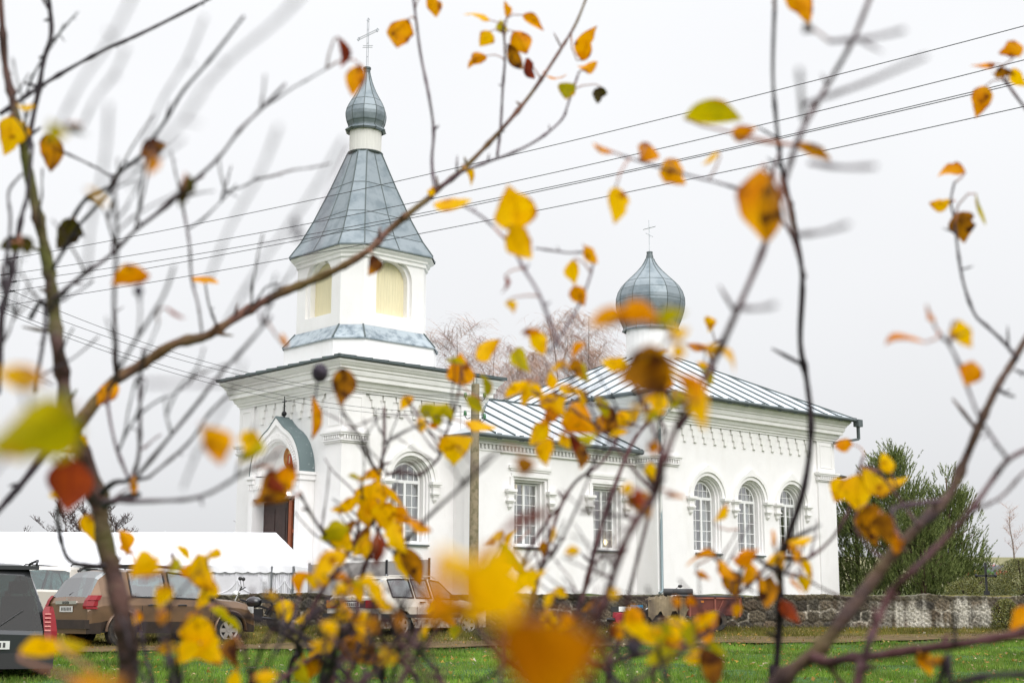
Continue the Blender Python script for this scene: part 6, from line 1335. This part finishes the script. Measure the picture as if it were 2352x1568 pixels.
# leaves: x y length angle width colour [own depth]
LEAVES = """925 78 78 250 .8 o|820 185 82 255 .55 o|785 122 72 262 .4 r|993 14 60 290 .6 o|1095 33 66 180 .22 y|1163 22 40 95 .5 o|1220 58 66 320 .3 o|1153 60 34 100 .8 g|1113 88 44 235 .9 y|1195 98 66 300 .8 o|1095 142 56 215 .55 o|1188 128 74 310 .4 b|1213 160 56 300 .4 r|1362 100 90 75 .42 o|1348 148 52 190 .5 o|1310 212 46 240 .9 g|1377 220 44 255 .7 d|1280 178 50 10 .14 o|1832 24 95 310 .6 o|1862 62 34 320 .7 d
1640 262 140 345 .32 g 1.3|1712 305 66 10 .5 o 1.3|1387 338 56 340 .28 o|1480 350 56 250 .9 o|1552 395 78 310 .7 o|1635 367 52 220 .3 y|1412 472 90 268 .56 y|1175 478 108 100 .9 y 1.5|1199 556 92 300 .65 y 1.5|1040 462 92 355 .36 y|1075 405 50 300 .3 y|990 438 26 60 .7 y|1872 342 96 332 .24 b|1752 470 175 272 .58 o 1.05|1782 478 170 262 .4 b 1.0|2185 395 66 185 .42 o|2158 463 50 185 .6 y|2250 483 80 295 .32 g|2213 522 76 285 .75 b|2255 233 80 255 .6 o|2322 115 60 195 .7 o|2258 144 60 170 .3 o|2310 165 56 350 .35 b|2343 178 56 300 .4 y
1358 585 54 310 .5 o|1320 625 60 280 .55 y|1330 680 55 300 .7 o|1172 706 34 300 .6 y|1158 655 44 260 .2 r|850 608 54 260 .6 b|300 643 96 195 .5 o|470 642 70 340 .27 o|417 437 82 262 .52 d|152 538 86 240 .66 d|112 352 92 275 .62 b|112 300 52 90 .8 g|176 302 60 320 .3 d|14 312 96 262 .75 y|352 342 72 15 .6 b|342 378 56 262 .62 o|225 450 64 335 .25 y|20 562 50 200 .7 d|56 565 50 290 .7 d|60 240 44 5 .4 y|400 725 55 340 .22 r|655 780 38 120 .3 o|785 888 92 265 .6 b|712 960 98 256 .26 o|487 1024 98 295 .72 o|560 1030 80 250 .5 g
60 985 230 205 .62 g .5|36 866 120 170 .5 y .6|120 1010 90 60 .6 o .55|158 1112 130 265 .8 r 1.1|232 905 82 230 .5 o|606 1120 92 235 .72 b 1.5|665 1095 76 75 .66 o 1.5|640 1105 60 300 .5 r 1.5|205 1215 70 290 .55 y|280 1245 58 285 .6 o|333 1313 84 200 .7 y|350 1296 60 40 .4 y|320 1300 44 100 .5 y|389 1302 48 260 .5 g|473 1316 96 300 .5 y|423 1268 46 300 .5 y|473 1366 76 240 .5 y|518 1425 86 310 .25 g|452 1462 105 265 .7 y|478 1490 95 310 .6 y|430 1500 70 220 .6 y|118 1492 150 10 .36 y 1.1|170 1475 70 350 .5 g 1.1|225 1572 150 10 .5 b .55|549 1500 80 280 .3 b|610 1551 55 10 .6 y|540 1560 50 90 .5 y
813 1096 30 350 .5 g|826 1106 26 300 .4 y|843 1124 26 90 .8 y|844 1152 82 262 .8 y|862 1140 70 275 .6 y|792 1161 70 195 .42 y|842 1182 60 280 .6 y|898 1143 68 322 .3 y|888 1196 92 292 .55 y|922 1192 70 330 .5 o|962 1206 66 345 .24 o|922 1234 76 290 .55 y|767 1225 76 200 .55 g|783 1252 58 330 .7 y|805 1210 50 40 .4 b|818 1244 88 235 .3 b|832 1246 76 235 .35 y|842 1262 46 260 .6 y|857 1266 84 262 .4 r|744 1296 96 235 .42 y|730 1322 70 240 .55 y|700 1342 56 235 .4 o|786 1326 30 10 .6 o|812 1338 56 330 .25 o|844 1344 46 330 .6 y|869 1360 58 300 .5 y|936 1300 108 300 .5 b|930 1290 80 290 .5 y|843 1434 66 298 .36 y|838 1489 110 340 .4 b|780 1405 46 210 .6 y|713 1535 66 250 .5 o|700 1545 60 300 .5 g|690 1520 50 90 .4 b|725 1510 60 60 .5 y
1150 1350 185 285 .9 y .38|1000 1335 150 75 .38 o .36|1060 1285 120 150 .45 y .42|1145 1268 70 30 .5 y .6|1240 1535 250 275 .8 n .34|1215 1470 120 300 .5 r .42|1030 1420 110 200 .5 b .8|1090 1395 90 240 .6 y .7|1210 1205 140 35 .25 r .7|1180 1440 90 280 .5 r .55
1126 804 74 45 .52 y|1204 826 66 290 .5 g|1234 788 68 300 .55 y|1222 770 50 180 .4 o|1064 846 78 100 .75 o|1046 830 44 160 .4 g|1114 884 60 100 .35 g|1089 929 56 320 .5 g|991 939 58 10 .55 g|1194 894 80 215 .3 y|1205 905 60 260 .4 y|1104 979 78 340 .26 y|1266 874 42 100 .6 y|1310 894 60 340 .4 y|1330 912 52 290 .4 y|1271 919 70 10 .6 y|1289 936 46 300 .7 y|1256 955 56 235 .5 o|1239 994 72 235 .55 y|1261 1039 68 262 .6 y|1029 1036 74 290 .9 y|1201 1071 48 262 .9 b|1339 960 86 310 .8 o|1384 934 56 300 .5 g|1409 968 76 290 .6 b|1375 980 50 250 .5 o|1334 1049 58 262 .5 b|1314 1019 46 280 .6 r|1501 1029 36 270 .7 o|1481 1159 66 290 .7 b|1465 1140 50 120 .5 r|1134 1234 56 205 .35 y|1176 1234 46 60 .3 y|1152 1282 76 95 .52 g|1162 1308 46 30 .6 y|1194 1289 56 300 .4 g|1204 1339 62 250 .5 g|1409 1364 30 260 .7 y|1456 1426 70 275 .6 o|1462 1460 98 340 .45 y|1504 1446 88 20 .4 g|1559 1439 76 340 .5 y|1519 1509 78 200 .5 g|1540 1480 60 340 .4 b
1480 852 130 200 .85 b .85|1520 838 100 330 .6 y .85|1410 834 62 170 .6 y|1504 806 58 180 .3 y|1559 809 40 250 .8 y|1400 740 98 190 .5 o .8|1470 735 110 350 .5 o .8|1540 728 80 20 .5 g .8|1545 760 44 300 .5 y|1624 745 40 280 .6 y|1565 760 38 20 .7 y|1610 790 60 340 .35 o|1643 804 46 340 .6 y|1678 824 64 310 .3 y|1612 930 125 282 .5 y .9|1580 890 80 130 .5 o .9|1658 1179 52 40 .45 y|1608 1279 76 190 .22 o|1550 1143 50 170 .25 o|1718 1274 58 25 .5 o|1700 1290 40 330 .4 o|1783 1234 46 110 .27 o|1838 1238 56 355 .3 y|1820 1252 46 330 .25 o|1850 1306 60 300 .26 y|1833 1346 44 290 .25 o|1733 1299 48 310 .18 o|1673 1309 60 310 .45 o|1688 1344 66 280 .6 b|1763 1356 72 260 .62 b|1750 1340 46 300 .4 o|1818 1404 62 300 .5 r|1693 1402 36 260 .6 o|1638 1444 82 265 .6 o|1625 1425 60 230 .5 y|1593 1456 66 270 .5 g|1628 1534 92 285 .55 b|1598 1506 56 200 .6 y|1650 1490 50 330 .4 g
1938 1022 48 185 .6 o|2035 1062 52 110 .6 y|2030 1089 112 345 .3 y|1995 1095 50 170 .4 b|1938 1130 62 230 .85 y|1978 1136 92 275 .8 y|2006 1206 102 280 .55 b|2000 1200 80 300 .4 y|2040 1217 88 285 .45 b|2053 1244 60 280 .5 o|2228 859 62 250 .9 o|2078 775 98 195 .2 o|2215 768 76 295 .5 y|2205 760 50 200 .4 y|2138 720 46 310 .4 o|2338 1420 66 240 .5 o|2123 1524 60 300 .6 o|2150 1515 40 20 .4 b|1420 1000 50 200 .4 y|1500 820 60 60 .5 y|1300 1012 44 300 .6 y|1350 1000 50 20 .4 g"""
S_ = np.array([(a, b_, c) for a, b_, c, k, p in SAMP])
def leaf(x, y, ln, ang, wr, col, dep=None):
    d2 = np.hypot(S_[:, 0] - x, S_[:, 1] - y)
    if dep: d2 = d2 + np.abs(S_[:, 2] - dep) * 350
    i = int(np.argmin(d2)); key, anc = SAMP[i][3], SAMP[i][4]; d = dep or SAMP[i][2] * random.uniform(.96, 1.02)
    t_, rt, _l = TREES[key]; a = rad(ang); ax = (Rv * cos(a) + Uv * sin(a)); sd = (-Rv * sin(a) + Uv * cos(a)); s = ln * d / FPX
    ctr = at(x, y, d); nat = max(.56, wr); tilt = math.acos(min(1, wr / nat)) * random.choice((-1, 1)); pit = random.uniform(-.5, .5)
    fw = Fv; sdt = sd * cos(tilt) + fw * sin(tilt); nrm = (-sd * sin(tilt) + fw * cos(tilt)); axp = ax * cos(pit) + nrm * sin(pit) * .6
    s /= max(.8, cos(pit)); bend = random.uniform(-1.7, 1.7); fold = random.uniform(.05, .75); tw_ = random.uniform(-.9, .9); skew = random.uniform(-.2, .2); tipc = random.uniform(-1.2, 1.2); rp_ = random.uniform(.01, .09); rf_ = random.uniform(7, 22); ex_ = random.uniform(.6, .95); asy = random.uniform(-.22, .22); nb = random.uniform(.15, .9) if random.random() < .4 else 9; ns_ = random.choice((-1, 1)); NL, NW = 14, 4
    def pt(u_, v_):
        prof = (sin(pi * min(1, u_ ** ex_)) ** .85) * (1 - .2 * u_) * (1 + rp_ * sin(u_ * rf_ + v_ * 2.5)) * (1 + asy * v_) * (1 - (.38 * max(0, 1 - abs(u_ - nb) / .12) if v_ * ns_ > 0 else 0)); hw_ = nat * s * .56 * prof
        w_ = v_ * hw_; z_ = fold * abs(w_) + bend * s * .32 * (u_ - .5) ** 2 + tipc * s * .3 * max(0, u_ - .7) ** 1.5; th = tw_ * (u_ - .5) * 1.6
        c = ctr + axp * s * (u_ - .5) + sdt * (skew * s * sin(pi * u_)); return c + (sdt * cos(th) + nrm * sin(th)) * w_ + nrm * z_
    off = t_.location; vs = []; fs = []
    for i_ in range(NL + 1):
        for j in range(NW + 1): vs.append(pt(max(.004, i_ / NL * .996), (j - NW / 2) / (NW / 2)) - off)
    for i_ in range(NL):
        for j in range(NW): q = i_ * (NW + 1) + j; fs.append((q, q + 1, q + NW + 2, q + NW + 1))
    mb = MB(); mb.add(vs, fs); base = pt(.02, 0) - off; an = anc - off; L_ = (an - base).length
    mid_ = base.lerp(an, .45) + (-axp * min(s * .35, L_ * .4) if L_ > 1e-4 else Vector()) ; r_ = .0008 + s * .007
    if L_ > .003: mb.tube([base, base.lerp(mid_, .6), mid_.lerp(an, .45), an], [r_ * .8, r_, r_ * 1.1, r_ * 1.3], 5, 1)
    c_ = sum(vs, Vector()) / len(vs)
    o = mb.build('leaf', [LM[col], STEM], t_, 180, fix=False)
    bl = np.zeros((len(mb.v), 3), np.float32); bl[:(NL + 1) * (NW + 1), 0] = np.repeat(np.arange(NL + 1) / NL, NW + 1); bl[:(NL + 1) * (NW + 1), 1] = np.tile(np.linspace(-1, 1, NW + 1), NL + 1)
    o.data.attributes.new('blade', 'FLOAT_VECTOR', 'POINT').data.foreach_set('vector', bl.ravel())
    TREES[key][2].append(o)
n_l = 0
for row in LEAVES.replace('\n', '|').split('|'):
    q = row.split()
    if len(q) < 6: continue
    leaf(float(q[0]), float(q[1]), float(q[2]), float(q[3]), float(q[4]), q[5], float(q[6]) if len(q) > 6 else None); n_l += 1
for e_ in EXTRA: leaf(*e_[:7])
print('LEAVES', {k_: len(v_[2]) for k_, v_ in TREES.items()})
# withered fruits
for (x, y, sz) in ((735, 856, 40), (683, 538, 26), (318, 668, 24), (1455, 1484, 38), (735, 30, 1), (1085, 1392, 22)):
    if sz < 5: continue
    d2 = np.hypot(S_[:, 0] - x, S_[:, 1] - y); i = int(np.argmin(d2)); key, anc, d = SAMP[i][3], SAMP[i][4], SAMP[i][2]
    t_ = TREES[key][0]; c = at(x, y, d) - t_.location; mb = MB(); r = sz / 2 * d / FPX; mb.sphere(c, r, 10, sz=1.15); an = anc - t_.location; mb.tube([c + Vector((0, 0, r)), (c + an) / 2 + Vector((0, 0, .008)), an], .0014, 5)
    mb.build('withered_fruit', BUD, t_, 60)
